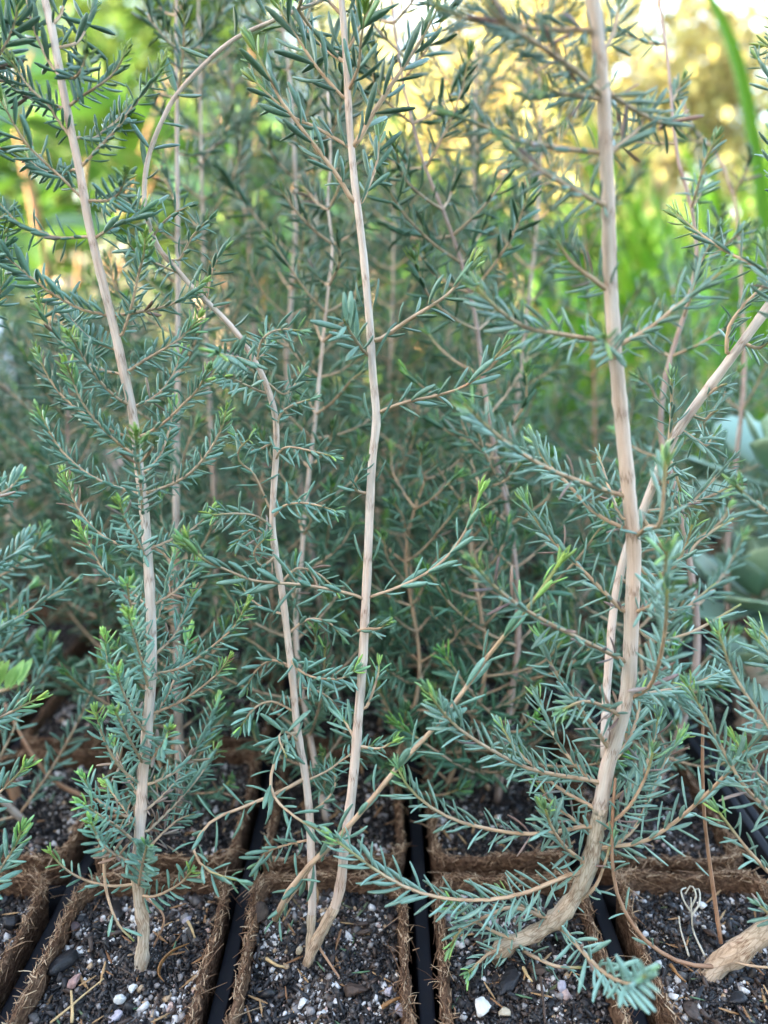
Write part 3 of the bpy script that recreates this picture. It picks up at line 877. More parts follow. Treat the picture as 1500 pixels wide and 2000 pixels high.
A_BR = [
 # left of the stem
 ([(112, 145), (90, 110), (66, 55), (52, 0), (45, -40)], .004, dict(L=.0078, sp=.0034, tip=0)),
 ([(137, 267), (110, 230), (93, 203), (70, 183), (47, 157), (23, 118)], -.003, {}),
 ([(123, 212), (100, 203), (60, 190), (30, 172), (5, 150), (-15, 120)], .012, {}),
 ([(163, 390), (125, 352), (80, 310), (47, 275), (18, 225), (-8, 180)], -.012, dict(sp=.0030, L=.0072)),
 ([(148, 330), (122, 341), (90, 336), (62, 318), (52, 300)], .02, {}),
 ([(175, 462), (120, 465), (75, 453), (37, 436), (5, 405), (-12, 380)], -.006, {}),
 ([(212, 615), (170, 608), (130, 590), (90, 565), (50, 533), (10, 498), (-20, 465)], -.004, dict(L=.0068)),
 ([(225, 682), (190, 670), (165, 652), (138, 622), (122, 598)], .025, {}),
 ([(235, 730), (195, 722), (150, 695), (110, 655), (85, 618), (76, 588)], -.008, {}),
 ([(255, 792), (225, 775), (190, 738), (165, 702), (147, 672), (137, 655)], -.018, {}),
 ([(248, 852), (215, 840), (170, 812), (125, 777), (92, 732), (72, 685)], .0, {}),
 ([(258, 885), (225, 860), (190, 825), (160, 785), (141, 740), (130, 712)], -.014, {}),
 ([(265, 962), (225, 950), (170, 925), (120, 880), (92, 835), (76, 802)], -.004, {}),
 ([(280, 1010), (276, 960), (270, 900), (267, 850)], -.026, dict(L=.006)),
 ([(258, 1068), (215, 1056), (180, 1030), (150, 990), (134, 950), (126, 925)], .004, {}),
 ([(286, 1095), (268, 1055), (247, 1022), (233, 980)], -.022, {}),
 ([(288, 1185), (250, 1152), (215, 1130), (190, 1095), (170, 1060), (158, 1035)], -.006, {}),
 ([(290, 1250), (268, 1215), (255, 1180), (248, 1140)], -.02, {}),
 ([(291, 1350), (277, 1290), (262, 1240), (250, 1198)], -.024, {}),
 ([(288, 1400), (250, 1370), (225, 1330), (211, 1290), (205, 1240)], -.01, {}),
 ([(288, 1435), (260, 1395), (240, 1350), (227, 1312)], -.02, {}),
 ([(278, 1535), (238, 1502), (210, 1460), (195, 1420), (188, 1390)], -.01, dict(old=.2)),
 ([(282, 1495), (262, 1460), (243, 1425), (225, 1390)], -.018, dict(old=.2)),
 ([(272, 1605), (225, 1585), (190, 1562), (163, 1518)], -.006, dict(old=.3)),
 ([(270, 1650), (230, 1615), (195, 1592), (160, 1568)], -.014, dict(old=.3)),
 ([(268, 1690), (222, 1668), (196, 1645), (178, 1605)], -.018, dict(old=.3)),
 ([(278, 1570), (255, 1530), (235, 1490), (222, 1450)], .012, dict(old=.4)),
 ([(275, 1630), (250, 1590), (228, 1560), (205, 1530)], .014, dict(old=.4)),
 ([(268, 1727), (220, 1731), (175, 1722), (140, 1706), (117, 1687), (101, 1668)], -.006, dict(flat=.7, sp=.0027)),
 ([(270, 1735), (276, 1700), (282, 1672), (288, 1650)], -.022, dict(flat=.8, tip=.3, sp=.0016)),
 # right of the stem
 ([(118, 92), (148, 84), (166, 60), (180, 20)], .012, dict(L=.007, sp=.003)),
 ([(106, 45), (120, 25), (128, -10)], .004, dict(L=.0085, sp=.004, tip=0)),
 ([(138, 205), (160, 188), (195, 166), (225, 140), (246, 100)], -.006, {}),
 ([(150, 268), (180, 272), (202, 256), (232, 232), (250, 205)], .014, {}),
 ([(160, 325), (190, 292), (225, 255), (252, 218), (282, 178), (305, 150), (318, 122)], -.004, {}),
 ([(128, 152), (148, 150), (162, 130), (170, 105)], -.02, {}),
 ([(178, 392), (210, 392), (230, 380), (241, 358), (246, 340)], -.016, {}),
 ([(190, 462), (222, 442), (255, 430), (283, 412)], .004, dict(L=.007)),
 ([(230, 616), (280, 608), (330, 596), (372, 575), (395, 555)], .004, {}),
 ([(238, 655), (258, 595), (270, 540), (280, 500), (284, 465)], -.012, {}),
 ([(252, 724), (285, 702), (330, 676), (365, 650), (386, 622)], -.002, {}),
 ([(268, 792), (300, 777), (325, 752), (345, 717), (352, 688)], .012, {}),
 ([(280, 850), (320, 826), (355, 792), (385, 762), (406, 722)], -.004, {}),
 ([(286, 920), (312, 890), (330, 842), (341, 785)], .018, {}),
 ([(290, 962), (335, 946), (370, 925), (405, 886), (430, 842), (441, 802)], -.006, {}),
 ([(298, 1070), (340, 1052), (380, 1030), (412, 998)], .008, {}),
 ([(302, 1180), (340, 1157), (365, 1130), (386, 1098)], .006, dict(old=.5)),
 ([(303, 1278), (340, 1242), (360, 1200), (377, 1155)], .014, dict(old=.3)),
 ([(303, 1316), (350, 1306), (390, 1282), (430, 1250), (460, 1220), (482, 1180)], -.004, {}),
 ([(303, 1392), (350, 1372), (390, 1345), (425, 1315), (446, 1288)], -.002, {}),
 ([(296, 1485), (312, 1460), (322, 1445), (330, 1425)], -.018, dict(sp=.0018)),
 ([(296, 1530), (350, 1502), (390, 1452), (415, 1400), (427, 1362)], .022, dict(old=.2)),
 ([(290, 1622), (350, 1562), (392, 1512), (424, 1462)], .026, dict(old=.2)),
 ([(288, 1580), (322, 1550), (345, 1525), (370, 1510)], .012, dict(old=.9, L=.0045, tip=0)),
 ([(285, 1660), (320, 1625), (350, 1600), (380, 1590)], .014, dict(old=.8, L=.0045, tip=0)),
 ([(272, 1748), (300, 1751), (335, 1736), (358, 1720), (373, 1702)], -.010, dict(flat=.7, tip=.5, sp=.0024)),
 ([(285, 1280), (310, 1200), (330, 1130), (345, 1060)], .02, {}),
 ([(290, 1420), (330, 1350), (355, 1290), (372, 1230)], .024, {}),
]
for pts, dz, kw in A_BR:
    kk = dict(L=.0050, sp=.0013, r0=.00045, r1=.00024, bare=.05, a0=64, a1=32)
    kk.update(kw)
    px_branch(A, zA, pts, dz, **kk)
px_branch(A, zA, [(203, 1655), (206, 1730), (228, 1800), (262, 1838)], -.004, z0=.203, L=.0055, sp=.005, tip=0, fill=.6, a0=50, material=M['twig'])
A.finish()

# ------------------------------------------------------------------ front row, seedling with two stems (middle)
B_TR = [(600, 1885, .2085), (612, 1850, .2075), (632, 1812, .206), (655, 1768, .205), (667, 1715, .2045), (673, 1650, .204), (683, 1580, .204), (692, 1500, .2035), (700, 1400, .203), (708, 1300, .203), (713, 1200, .2025),
        (718, 1100, .202), (722, 1000, .202), (727, 900, .2015), (735, 820, .201), (728, 730, .2005), (722, 630, .20), (712, 520, .199), (702, 430, .198), (692, 350, .198), (683, 250, .197), (678, 150, .196),
        (672, 60, .196), (664, -30, .195), (655, -100, .195)]
path, zB = stem_path(B_TR, 110)
B = Plant('melaleuca_seedling', tuple(path[0]), 'open seedling with two cream stems rising from one foot, one straight and one winding',
          'young plants in the front row of pots', M['needle'], 300, .195)
stem_obj(B, path, .00142, .00080, M['stem'], 16, 8)
leader(B, path, .00080, .08, M['stem'], (.004, .01, 0), blen=.03, L=.0065, sp=.0024, gap=.011)
B2_TR = [(604, 1880, .209), (606, 1850, .2085), (610, 1760, .2095), (608, 1680, .210), (605, 1600, .211), (597, 1520, .212), (580, 1420, .212), (572, 1330, .212), (560, 1230, .212), (550, 1150, .211), (538, 1080, .21), (532, 1020, .209),
         (535, 950, .209), (540, 870, .208), (537, 810, .208), (520, 750, .207), (497, 705, .207), (470, 660, .206), (440, 625, .206), (405, 590, .205), (370, 555, .205), (340, 520, .204), (310, 485, .204),
         (292, 440, .203), (282, 400, .203), (284, 340, .202), (295, 290, .202), (315, 240, .201), (345, 185, .201), (400, 125, .2), (460, 75, .2), (530, 42, .2), (580, 20, .2)]
path2, zB2 = stem_path(B2_TR, 130)
stem_obj(B, path2, .00120, .00050, M['stem'], 12, 6)
leader(B, path2, .00050, .035, M['stem'], (0, .004, .006), blen=.018, L=.0065, sp=.0024, gap=.011)
CB = dict(L=.0080, sp=.0042, r0=.0005, r1=.00026, bare=.08, a0=48, a1=26)
B_BR = [
 ([(740, 805), (790, 786), (840, 776), (895, 760), (935, 735), (970, 695), (992, 665)], -.006, {}),
 ([(745, 662), (790, 630), (830, 605), (880, 570), (925, 512)], -.004, dict(r0=.0007)),
 ([(712, 1168), (650, 1152), (580, 1141), (500, 1135), (440, 1112), (395, 1092), (368, 1062)], -.022, dict(sp=.0042, L=.0088)),
 ([(725, 1165), (780, 1146), (840, 1115), (880, 1080), (907, 1040), (925, 1000), (937, 966)], -.006, {}),
 ([(716, 692), (700, 672), (682, 645), (672, 625)], -.014, dict(L=.0095, sp=.0022, tip=0)),
 ([(682, 287), (613, 247), (575, 230), (530, 190), (500, 160)], .006, dict(L=.0088)),
 ([(690, 396), (660, 345), (630, 305), (605, 272), (578, 236), (548, 195), (520, 140), (500, 100)], -.006, dict(L=.0098, r0=.0007)),
 ([(672, 192), (640, 157), (612, 122), (585, 80), (560, 45), (545, 10)], -.002, dict(L=.0098)),
 ([(694, 285), (725, 228), (762, 170), (792, 125), (820, 82), (846, 35), (860, 0)], -.004, dict(L=.0100, r0=.0008)),
 ([(706, 396), (722, 360), (736, 318), (742, 265)], .012, dict(L=.009)),
 ([(678, 100), (700, 60), (720, 20), (735, -20)], -.006, dict(L=.010)),
 ([(680, 180), (700, 130), (705, 80), (712, 30)], -.014, dict(L=.010, sp=.004)),
 ([(668, 30), (640, 0), (620, -30)], 0, dict(L=.010)),
 ([(672, 120), (640, 100), (600, 60), (590, 10)], .014, dict(L=.009)),
 ([(700, 1232), (720, 1228), (738, 1228), (756, 1218)], -.006, dict(L=.0048, sp=.002)),
 ([(716, 1380), (730, 1345), (738, 1318), (740, 1300)], .004, dict(L=.0055, sp=.0028)),
 ([(703, 1458), (730, 1462), (748, 1460), (765, 1450)], -.004, dict(L=.0058, sp=.0022)),
 ([(697, 1450), (680, 1420), (670, 1405)], .004, dict(L=.0075, sp=.003, tip=.4)),
 ([(700, 960), (692, 945), (705, 920), (712, 905)], -.008, dict(L=.005, sp=.002)),
]
for pts, dz, kw in B_BR:
    kk = dict(CB); kk.update(kw)
    px_branch(B, zB, pts, dz, **kk)
# long slanting shoot that crosses in front
px_branch(B, zB, [(536, 1797), (560, 1745), (620, 1672), (660, 1638), (720, 1568), (790, 1482), (860, 1410), (912, 1340), (960, 1272), (1010, 1212), (1060, 1150), (1088, 1106)],
          -.012, z0=.199, L=.0098, sp=.0078, r0=.00075, r1=.0005, a0=42, a1=25, bare=.1)
px_branch(B, zB, [(655, 1645), (618, 1680), (585, 1730), (556, 1770), (540, 1800)], 0, z0=.2, L=.0075, sp=.0045, r0=.0004, tip=0, fill=.7)
# stem leaves that hug the straight stem
tr = np.array(B_TR)
nodes_y = [30, 95, 190, 285, 395, 600, 695, 822, 940, 1095, 1370]
stem_br = (B.root, B.base)
for i, y in enumerate(nodes_y):
    x = float(np.interp(y, tr[::-1, 1], tr[::-1, 0])); z = zB(y)
    p = np.array(P(x, y, z)); upv = np.array(P(x, y - 50, z)) - p; upv /= np.linalg.norm(upv)
    for sg in ((.97, -.97) if i % 2 else (.95,)):
        ph = sg
        Rd = np.array([math.copysign(1, sg) * abs(sg), -math.sqrt(max(0, 1 - sg * sg)), 0.0])
        a2 = R(random.uniform(16, 34))
        d = math.cos(a2) * upv + math.sin(a2) * Rd
        B.leaf(stem_br, p + Rd * .0013, d, -math.cos(a2) * Rd + math.sin(a2) * upv, random.uniform(.0062, .0088) * (1.15 if y < 500 else 1), random.uniform(-.1, .15))
# twigs of the winding stem: arched, leaves hanging like a comb
B2_BR = [
 ([(503, 702), (508, 672), (524, 652), (552, 643), (586, 646)], -.006, {}),
 ([(540, 832), (550, 806), (575, 790), (606, 780)], -.004, {}),
 ([(537, 902), (548, 880), (566, 873), (600, 879), (648, 891)], -.010, {}),
 ([(532, 1012), (552, 990), (575, 983), (612, 985), (656, 998)], -.010, {}),
 ([(566, 1285), (583, 1308), (618, 1324), (668, 1325), (694, 1308)], -.012, dict(L=.0066)),
 ([(500, 712), (470, 700), (445, 694), (425, 690)], -.030, dict(L=.0068, sp=.0022)),
 ([(510, 765), (480, 752), (455, 740), (435, 735)], -.016, {}),
 ([(528, 995), (497, 928), (468, 902), (467, 878), (487, 857)], -.008, dict(sp=.0034)),
 ([(534, 1030), (500, 1008), (460, 1003), (415, 1006)], -.012, {}),
 ([(540, 1085), (512, 1105), (496, 1085), (502, 1068), (518, 1052)], -.008, {}),
 ([(300, 462), (316, 438), (342, 416), (368, 404)], -.006, dict(L=.0052)),
 ([(352, 505), (370, 470), (388, 448), (408, 428)], -.004, dict(L=.0052)),
 ([(346, 532), (300, 512), (266, 492), (249, 474)], -.012, dict(L=.0056)),
 ([(404, 580), (412, 535), (422, 510), (437, 488)], .002, {}),
 ([(500, 700), (515, 690), (520, 660)], .01, {}),
 ([(520, 745), (555, 770), (580, 745), (590, 730)], .008, {}),
 ([(540, 860), (500, 880), (475, 870), (460, 850)], .004, {}),
 ([(530, 1050), (500, 1035), (480, 1040), (462, 1060)], .004, {}),
 ([(548, 1140), (580, 1110), (620, 1120), (655, 1150)], .004, {}),
 ([(556, 1200), (520, 1190), (490, 1170), (470, 1140)], .008, {}),
 ([(560, 1240), (600, 1210), (640, 1215), (665, 1240)], .006, {}),
 ([(568, 1300), (530, 1290), (500, 1310), (480, 1345)], .002, {}),
 ([(572, 1340), (620, 1350), (650, 1370), (670, 1400)], .010, {}),
 ([(576, 1390), (530, 1370), (495, 1385), (470, 1420)], -.004, {}),
 ([(582, 1430), (560, 1440), (540, 1480), (528, 1525), (538, 1560), (562, 1584), (594, 1607), (632, 1626)], -.022, dict(L=.0072, sp=.0034, r0=.0006, tip=.4)),
 ([(596, 1520), (550, 1545), (500, 1566), (466, 1580), (424, 1597), (397, 1620), (380, 1652), (381, 1668), (394, 1690), (420, 1707), (462, 1719)], -.022, dict(L=.0072, sp=.0040, r0=.0006, tip=.3)),
 ([(586, 1450), (560, 1430), (545, 1440), (560, 1480)], -.014, dict(L=.0074, sp=.002, tip=0)),
 ([(598, 1525), (640, 1505), (690, 1470), (730, 1455)], .004, {}),
 ([(604, 1590), (640, 1560), (655, 1530), (650, 1500)], .006, dict(L=.0058)),
 ([(605, 1640), (560, 1650), (520, 1665), (500, 1690)], .008, dict(L=.006)),
]
for pts, dz, kw in B2_BR:
    kk = dict(L=.0058, sp=.0017, r0=.00038, r1=.00024, bare=.08, a0=72, a1=45, tip=.35, curl=-.12)
    kk.update(kw)
    px_branch(B, zB2, pts, dz, **kk)
# leaves along the winding stem, upper part
for y, x, dx, dy in ((30, 520, -30, -60), (70, 460, 5, -60), (115, 412, -60, -20), (180, 345, -30, -70), (185, 345, 50, 5), (240, 316, 45, 5), (292, 294, -45, -55), (292, 296, 55, -20),
                     (350, 284, 32, -12), (330, 284, -5, -48), (415, 282, -60, -22), (415, 284, 45, -38), (440, 290, -12, -40), (560, 372, 25, -45), (600, 405, 45, -12), (640, 455, 40, -20), (660, 470, -40, 10)):
    p = np.array(P(x, y, zB2(y))); d = np.array(P(x + dx, y + dy, zB2(y) + random.uniform(-.004, .003))) - p
    B.leaf(stem_br, p, d, np.array([0, -.6, .8]), np.linalg.norm(d), random.uniform(-.05, .2))
B.finish()

# ------------------------------------------------------------------ front row, seedling with the thick bent stem (right)
D_TR = [(962, 1868, .2105), (992, 1843, .2085), (1035, 1828, .2075), (1080, 1800, .206), (1115, 1763, .2045), (1140, 1718, .203), (1155, 1670, .202), (1165, 1620, .201), (1175, 1560, .1995), (1186, 1500, .198), (1200, 1450, .197),
        (1215, 1400, .195), (1228, 1330, .193), (1232, 1250, .190), (1236, 1150, .187), (1238, 1080, .185), (1230, 980, .182), (1222, 900, .179), (1212, 800, .176), (1203, 700, .173), (1195, 600, .170),
        (1190, 500, .167), (1188, 400, .164), (1183, 300, .161), (1180, 200, .158), (1170, 100, .155), (1158, 0, .152), (1140, -90, .150)]
path, zD = stem_path(D_TR, 120)
D = Plant('melaleuca_seedling', tuple(path[0]), 'large seedling whose thick cream stem bends up from the soil in the right front pot',
          'young plants in the front row of pots', M['needle_silver'], 300, .160)
stem_obj(D, path, .0021, .00135, M['stem'], 18, 27)
leader(D, path, .00135, .09, M['stem'], (0, .012, 0), blen=.038, L=.0065, sp=.0024, gap=.011)
D2_TR = [(1180, 1480, .203), (1183, 1380, .210), (1190, 1280, .214), (1200, 1180, .216), (1222, 1080, .215), (1255, 1000, .212), (1305, 875, .205), (1360, 790, .204), (1420, 710, .202), (1500, 600, .20), (1580, 490, .198)]
path2, zD2 = stem_path(D2_TR, 60)
stem_obj(D, path2, .0011, .0013, M['stem'], 14)
leader(D, path2, .0013, .09, M['stem'], (-.005, .01, .02), blen=.038, L=.0065, sp=.0024, gap=.011)
CD_ = dict(tip=.5, old=.08, L=.0071, sp=.0017, r0=.00062, r1=.00034, bare=.05, a0=58, a1=34)
D_BR = [
 ([(1140, 1697), (1080, 1722), (1020, 1746), (950, 1758), (870, 1755), (810, 1740), (750, 1710), (700, 1675), (652, 1638)], -.014, dict(L=.0086, sp=.0025, tip=.3, roll=.2)),
 ([(1160, 1610), (1100, 1622), (1030, 1629), (960, 1620), (890, 1602), (832, 1570), (796, 1535), (778, 1502)], -.010, dict(sp=.0023)),
 ([(1170, 1526), (1100, 1516), (1030, 1500), (960, 1465), (900, 1426), (862, 1388), (838, 1352)], -.016, {}),
 ([(1195, 1470), (1160, 1420), (1110, 1350), (1075, 1295), (1058, 1240)], -.012, {}),
 ([(1222, 1292), (1170, 1266), (1120, 1241), (1070, 1216), (1010, 1180), (960, 1140), (926, 1100)], -.026, {}),
 ([(1220, 1196), (1170, 1146), (1120, 1096), (1080, 1056), (1045, 1012), (1028, 980)], .002, {}),
 ([(1215, 1030), (1160, 1000), (1110, 946), (1070, 906), (1042, 862)], .012, dict(r0=.0006)),
 ([(1212, 967), (1150, 946), (1080, 920), (1010, 880), (960, 840), (905, 788)], -.022, {}),
 ([(1213, 1010), (1196, 970), (1182, 930), (1166, 880)], .018, dict(L=.005, r0=.0004, sp=.0022, tip=0)),
 ([(1197, 668), (1140, 660), (1080, 650), (1030, 641), (980, 610), (930, 562)], -.010, dict(L=.0075)),
 ([(1194, 572), (1160, 546), (1120, 515), (1086, 470)], -.006, dict(flat=.6, tip=.3, L=.007)),
 ([(1190, 405), (1140, 381), (1060, 336), (1010, 300), (980, 272)], -.020, dict(L=.0065)),
 ([(1175, 298), (1100, 291), (1020, 276), (960, 252), (880, 222)], -.004, dict(L=.0068)),
 ([(1178, 192), (1150, 160), (1100, 120), (1040, 80), (980, 40), (930, -10)], -.020, dict(L=.0068)),
 ([(1178, 195), (1130, 186), (1095, 182), (1070, 172)], -.012, dict(L=.0068)),
 ([(1160, 60), (1080, 58), (1000, 52), (920, 40), (850, 15)], -.012, dict(L=.0068)),
 ([(1165, 1580), (1100, 1545), (1050, 1505), (1005, 1460), (980, 1420)], .010, {}),
 ([(1180, 1545), (1130, 1500), (1090, 1450), (1065, 1400), (1050, 1360)], .016, {}),
 ([(1165, 1640), (1120, 1600), (1080, 1570), (1050, 1530)], .006, dict(old=.2)),
 ([(1215, 1400), (1180, 1380), (1140, 1370), (1100, 1385)], -.012, dict(old=.3, fill=.7)),
 ([(1150, 1690), (1110, 1660), (1080, 1620), (1065, 1580)], -.012, dict(old=.2)),
 ([(1172, 1655), (1250, 1646), (1310, 1612), (1370, 1560), (1420, 1510), (1480, 1440), (1530, 1390)], -.014, dict(sp=.0026, L=.0084)),
 ([(1233, 1362), (1268, 1342), (1288, 1292), (1300, 1222), (1303, 1150)], -.030, {}),
 ([(1240, 1196), (1275, 1180), (1295, 1135), (1303, 1075)], -.030, {}),
 ([(1240, 1050), (1265, 1030), (1290, 1020), (1300, 900)], -.022, dict(fill=.6)),
 ([(1212, 672), (1270, 640), (1330, 592), (1380, 556), (1412, 528)], -.006, dict(L=.0070)),
 ([(1205, 700), (1190, 680), (1180, 660)], -.02, dict(tip=1, sp=.002, L=.006)),
 ([(1190, 298), (1222, 275), (1250, 248), (1262, 215)], .004, dict(L=.007)),
 ([(1180, 100), (1200, 60), (1210, 10)], .004, dict(L=.007)),
 ([(1185, 180), (1240, 215), (1290, 240), (1330, 235)], .012, dict(L=.007)),
 ([(1232, 1362), (1290, 1350), (1350, 1338), (1410, 1312)], .014, dict(tip=0)),
 ([(1180, 1570), (1240, 1530), (1270, 1470), (1285, 1400)], .012, {}),
 ([(1175, 1620), (1225, 1580), (1260, 1520), (1275, 1470)], -.012, {}),
 ([(1168, 1660), (1215, 1640), (1250, 1600), (1290, 1500), (1330, 1440)], .018, {}),
 ([(1195, 1490), (1225, 1450), (1245, 1400), (1250, 1350)], .020, {}),
 ([(1120, 1765), (1160, 1735), (1180, 1690), (1195, 1640)], -.006, dict(fill=.25, r0=.0006)),
 ([(1095, 1812), (1130, 1850), (1180, 1900), (1230, 1922), (1262, 1905)], -.055, dict(L=.0075, sp=.0022, tip=.12)),
 ([(1022, 1858), (1050, 1872), (1090, 1888), (1140, 1890)], -.012, dict(L=.0055, sp=.003, tip=0)),
 ([(1020, 1842), (970, 1822), (920, 1795), (880, 1765)], -.008, dict(L=.0066)),
 ([(1060, 1790), (1000, 1772), (950, 1790), (900, 1815), (880, 1850)], -.004, dict(L=.006, old=.2)),
 ([(1080, 1800), (1040, 1775), (1010, 1765), (985, 1745)], .006, dict(L=.006)),
 ([(1010, 1848), (960, 1860), (925, 1890), (915, 1900)], -.008, dict(L=.0058)),
]
for pts, dz, kw in D_BR:
    kk = dict(CD_); kk.update(kw)
    px_branch(D, zD, pts, dz, **kk)
D2_BR = [
 ([(1230, 1060), (1260, 1120), (1310, 1112), (1338, 1070), (1352, 1025)], -.010, {}),
 ([(1250, 1005), (1320, 1095), (1370, 1052), (1432, 1012)], .010, dict(tip=0, sp=.004)),
 ([(1215, 1130), (1270, 1180), (1330, 1190), (1360, 1170), (1397, 1140)], .012, dict(tip=0, sp=.0036)),
 ([(1210, 1180), (1270, 1250), (1330, 1242), (1380, 1220), (1447, 1180)], .002, dict(tip=0, sp=.0046, fill=.8)),
 ([(1290, 910), (1330, 990), (1380, 950), (1427, 900)], .004, dict(tip=.2, L=.006)),
 ([(1250, 1000), (1330, 990), (1385, 970), (1437, 945)], .004, dict(L=.006)),
 ([(1305, 880), (1310, 830), (1312, 780), (1312, 740)], -.006, {}),
 ([(1370, 780), (1390, 765), (1405, 755), (1420, 750)], -.004, dict(L=.005, tip=0, sp=.0018)),
 ([(1350, 810), (1375, 820), (1388, 810), (1402, 800)], -.004, dict(L=.005, tip=0)),
 ([(1420, 690), (1424, 640), (1450, 600), (1500, 550), (1530, 520)], -.004, dict(L=.006, fill=.6)),
 ([(1330, 840), (1360, 860), (1380, 870), (1395, 850)], .006, {}),
 ([(1270, 960), (1300, 930), (1310, 900), (1330, 960)], -.008, {}),
 ([(1450, 670), (1480, 680), (1500, 670)], -.004, {}),
]
for pts, dz, kw in D2_BR:
    kk = dict(CD_); kk.update(L=.0070, r0=.0006); kk.update(kw)
    px_branch(D, zD2, pts, dz, **kk)
D.finish()

# ------------------------------------------------------------------ front row, seedling leaning out of the frame (right edge)
E_TR = [(1368, 1925, .2055), (1402, 1886, .2045), (1440, 1860, .203), (1500, 1812, .20), (1560, 1755, .197), (1610, 1650, .194), (1630, 1500, .19), (1635, 1300, .186), (1620, 1000, .18), (1600, 700, .176)]
path, zE = stem_path(E_TR, 60)
E = Plant('melaleuca_seedling', tuple(path[0]), 'seedling leaning out of the picture at the lower right, thick flaky foot in the soil',
          'young plants in the front row of pots', M['needle_silver'], 300, .160)
stem_obj(E, path, .0026, .0018, M['stem'], 18, 22)
leader(E, path, .0018, .11, M['stem'], (.05, .015, 0), blen=.038, L=.0065, sp=.0024, gap=.011)
leafy(E, path[20:34], first=.02, blen=.026, L=.0070, sp=.0024, gap=.018, dens=.5)
for pts, dz, kw in [
 ([(1612, 1640), (1540, 1610), (1462, 1546), (1420, 1480), (1380, 1402), (1345, 1340)], -.006, {}),
 ([(1630, 1480), (1540, 1460), (1480, 1390), (1430, 1310), (1402, 1232)], -.006, {}),
 ([(1600, 1700), (1530, 1722), (1470, 1670), (1430, 1620), (1404, 1586)], -.006, dict(sp=.0042)),
 ([(1635, 1340), (1580, 1340), (1520, 1300), (1480, 1250)], -.004, {}),
 ([(1620, 1050), (1560, 1030), (1500, 1000), (1462, 972), (1438, 948)], -.012, {}),
 ([(1620, 1300), (1570, 1300), (1520, 1270), (1485, 1230)], .01, {}),
 ([(1590, 700), (1540, 640), (1510, 560), (1496, 480)], -.006, {}),
 ([(1630, 1560), (1570, 1600), (1520, 1570), (1475, 1520), (1450, 1470)], .012, {}),
 ([(1560, 1760), (1540, 1790), (1510, 1790), (1485, 1770)], -.006, dict(L=.006)),
]:
    kk = dict(CD_); kk.update(kw)
    px_branch(E, zE, pts, dz, **kk)
px_branch(E, zE, [(1392, 1888), (1330, 1880), (1262, 1838), (1215, 1770), (1197, 1700), (1196, 1600), (1202, 1520)], -.006, z0=.203, L=.0075, sp=.011, r0=.0006, r1=.0004, tip=0, bare=.15, a0=45, material=M['bare_twig'])
px_branch(E, zE, [(1408, 1842), (1392, 1730), (1377, 1610), (1372, 1500), (1373, 1380)], .004, z0=.206, L=.006, sp=.02, r0=.0006, r1=.0004, tip=0, fill=.2, material=M['bare_twig'])
px_branch(E, zE, [(1415, 1872), (1460, 1885), (1520, 1892)], -.006, z0=.202, L=.006, sp=.02, r0=.0004, tip=0, fill=0, material=M['twig'])
E.finish()

# ------------------------------------------------------------------ front row, seedling cut by the left edge
L_TR = [(-120, 1870, .207), (-140, 1600, .205), (-130, 1300, .202), (-110, 900, .199), (-90, 500, .196), (-60, 100, .193), (-50, -100, .19)]
path, zL = stem_path(L_TR, 60)
Lp = Plant('melaleuca_seedling', tuple(path[0]), 'seedling at the left edge of which only branch tips reach into the picture',
           'young plants in the front row of pots', M['needle'], 200, .21)
stem_obj(Lp, path, .002, .0012, M['stem'], 12)
leader(Lp, path, .0012, .08, M['stem'], (-.004, .01, 0), blen=.03, L=.0065, sp=.0024, gap=.011)
leafy(Lp, path[6:], first=.02, blen=.022, L=.0064, sp=.0024, gap=.014, dens=.8)
for pts, dz, kw in [
 ([(-60, 190), (-20, 130), (10, 90), (30, 40), (34, 8)], -.004, dict(L=.0085)),
 ([(-130, 1860), (-40, 1760), (5, 1690), (28, 1655), (42, 1622)], -.004, dict(L=.0075, bare=.5)),
 ([(-90, 560), (-50, 520), (-10, 500), (12, 480)], -.002, {}),
 ([(-85, 480), (-40, 440), (-5, 430), (15, 415)], .004, {}),
 ([(-100, 700), (-50, 640), (-10, 590), (10, 545)], .01, {}),
 ([(-110, 1000), (-50, 980), (10, 960), (40, 930)], .03, {}),
 ([(-100, 1150), (-50, 1120), (20, 1090), (60, 1040)], .04, {}),
 ([(-130, 1300), (-60, 1270), (0, 1230), (60, 1190), (140, 1140)], .03, {}),
]:
    kk = dict(CD_); kk.update(L=.0066, r0=.0005); kk.update(kw)
    px_branch(Lp, zL, pts, dz, **kk)
Lp.finish()

# ------------------------------------------------------------------ seedlings of the rows behind
def pot_base(j, k):
    return Vector((col_x(k) + CP / 2 + random.uniform(-.006, .006), row_y(j) + RP / 2 + random.uniform(-.006, .006), -.0065))

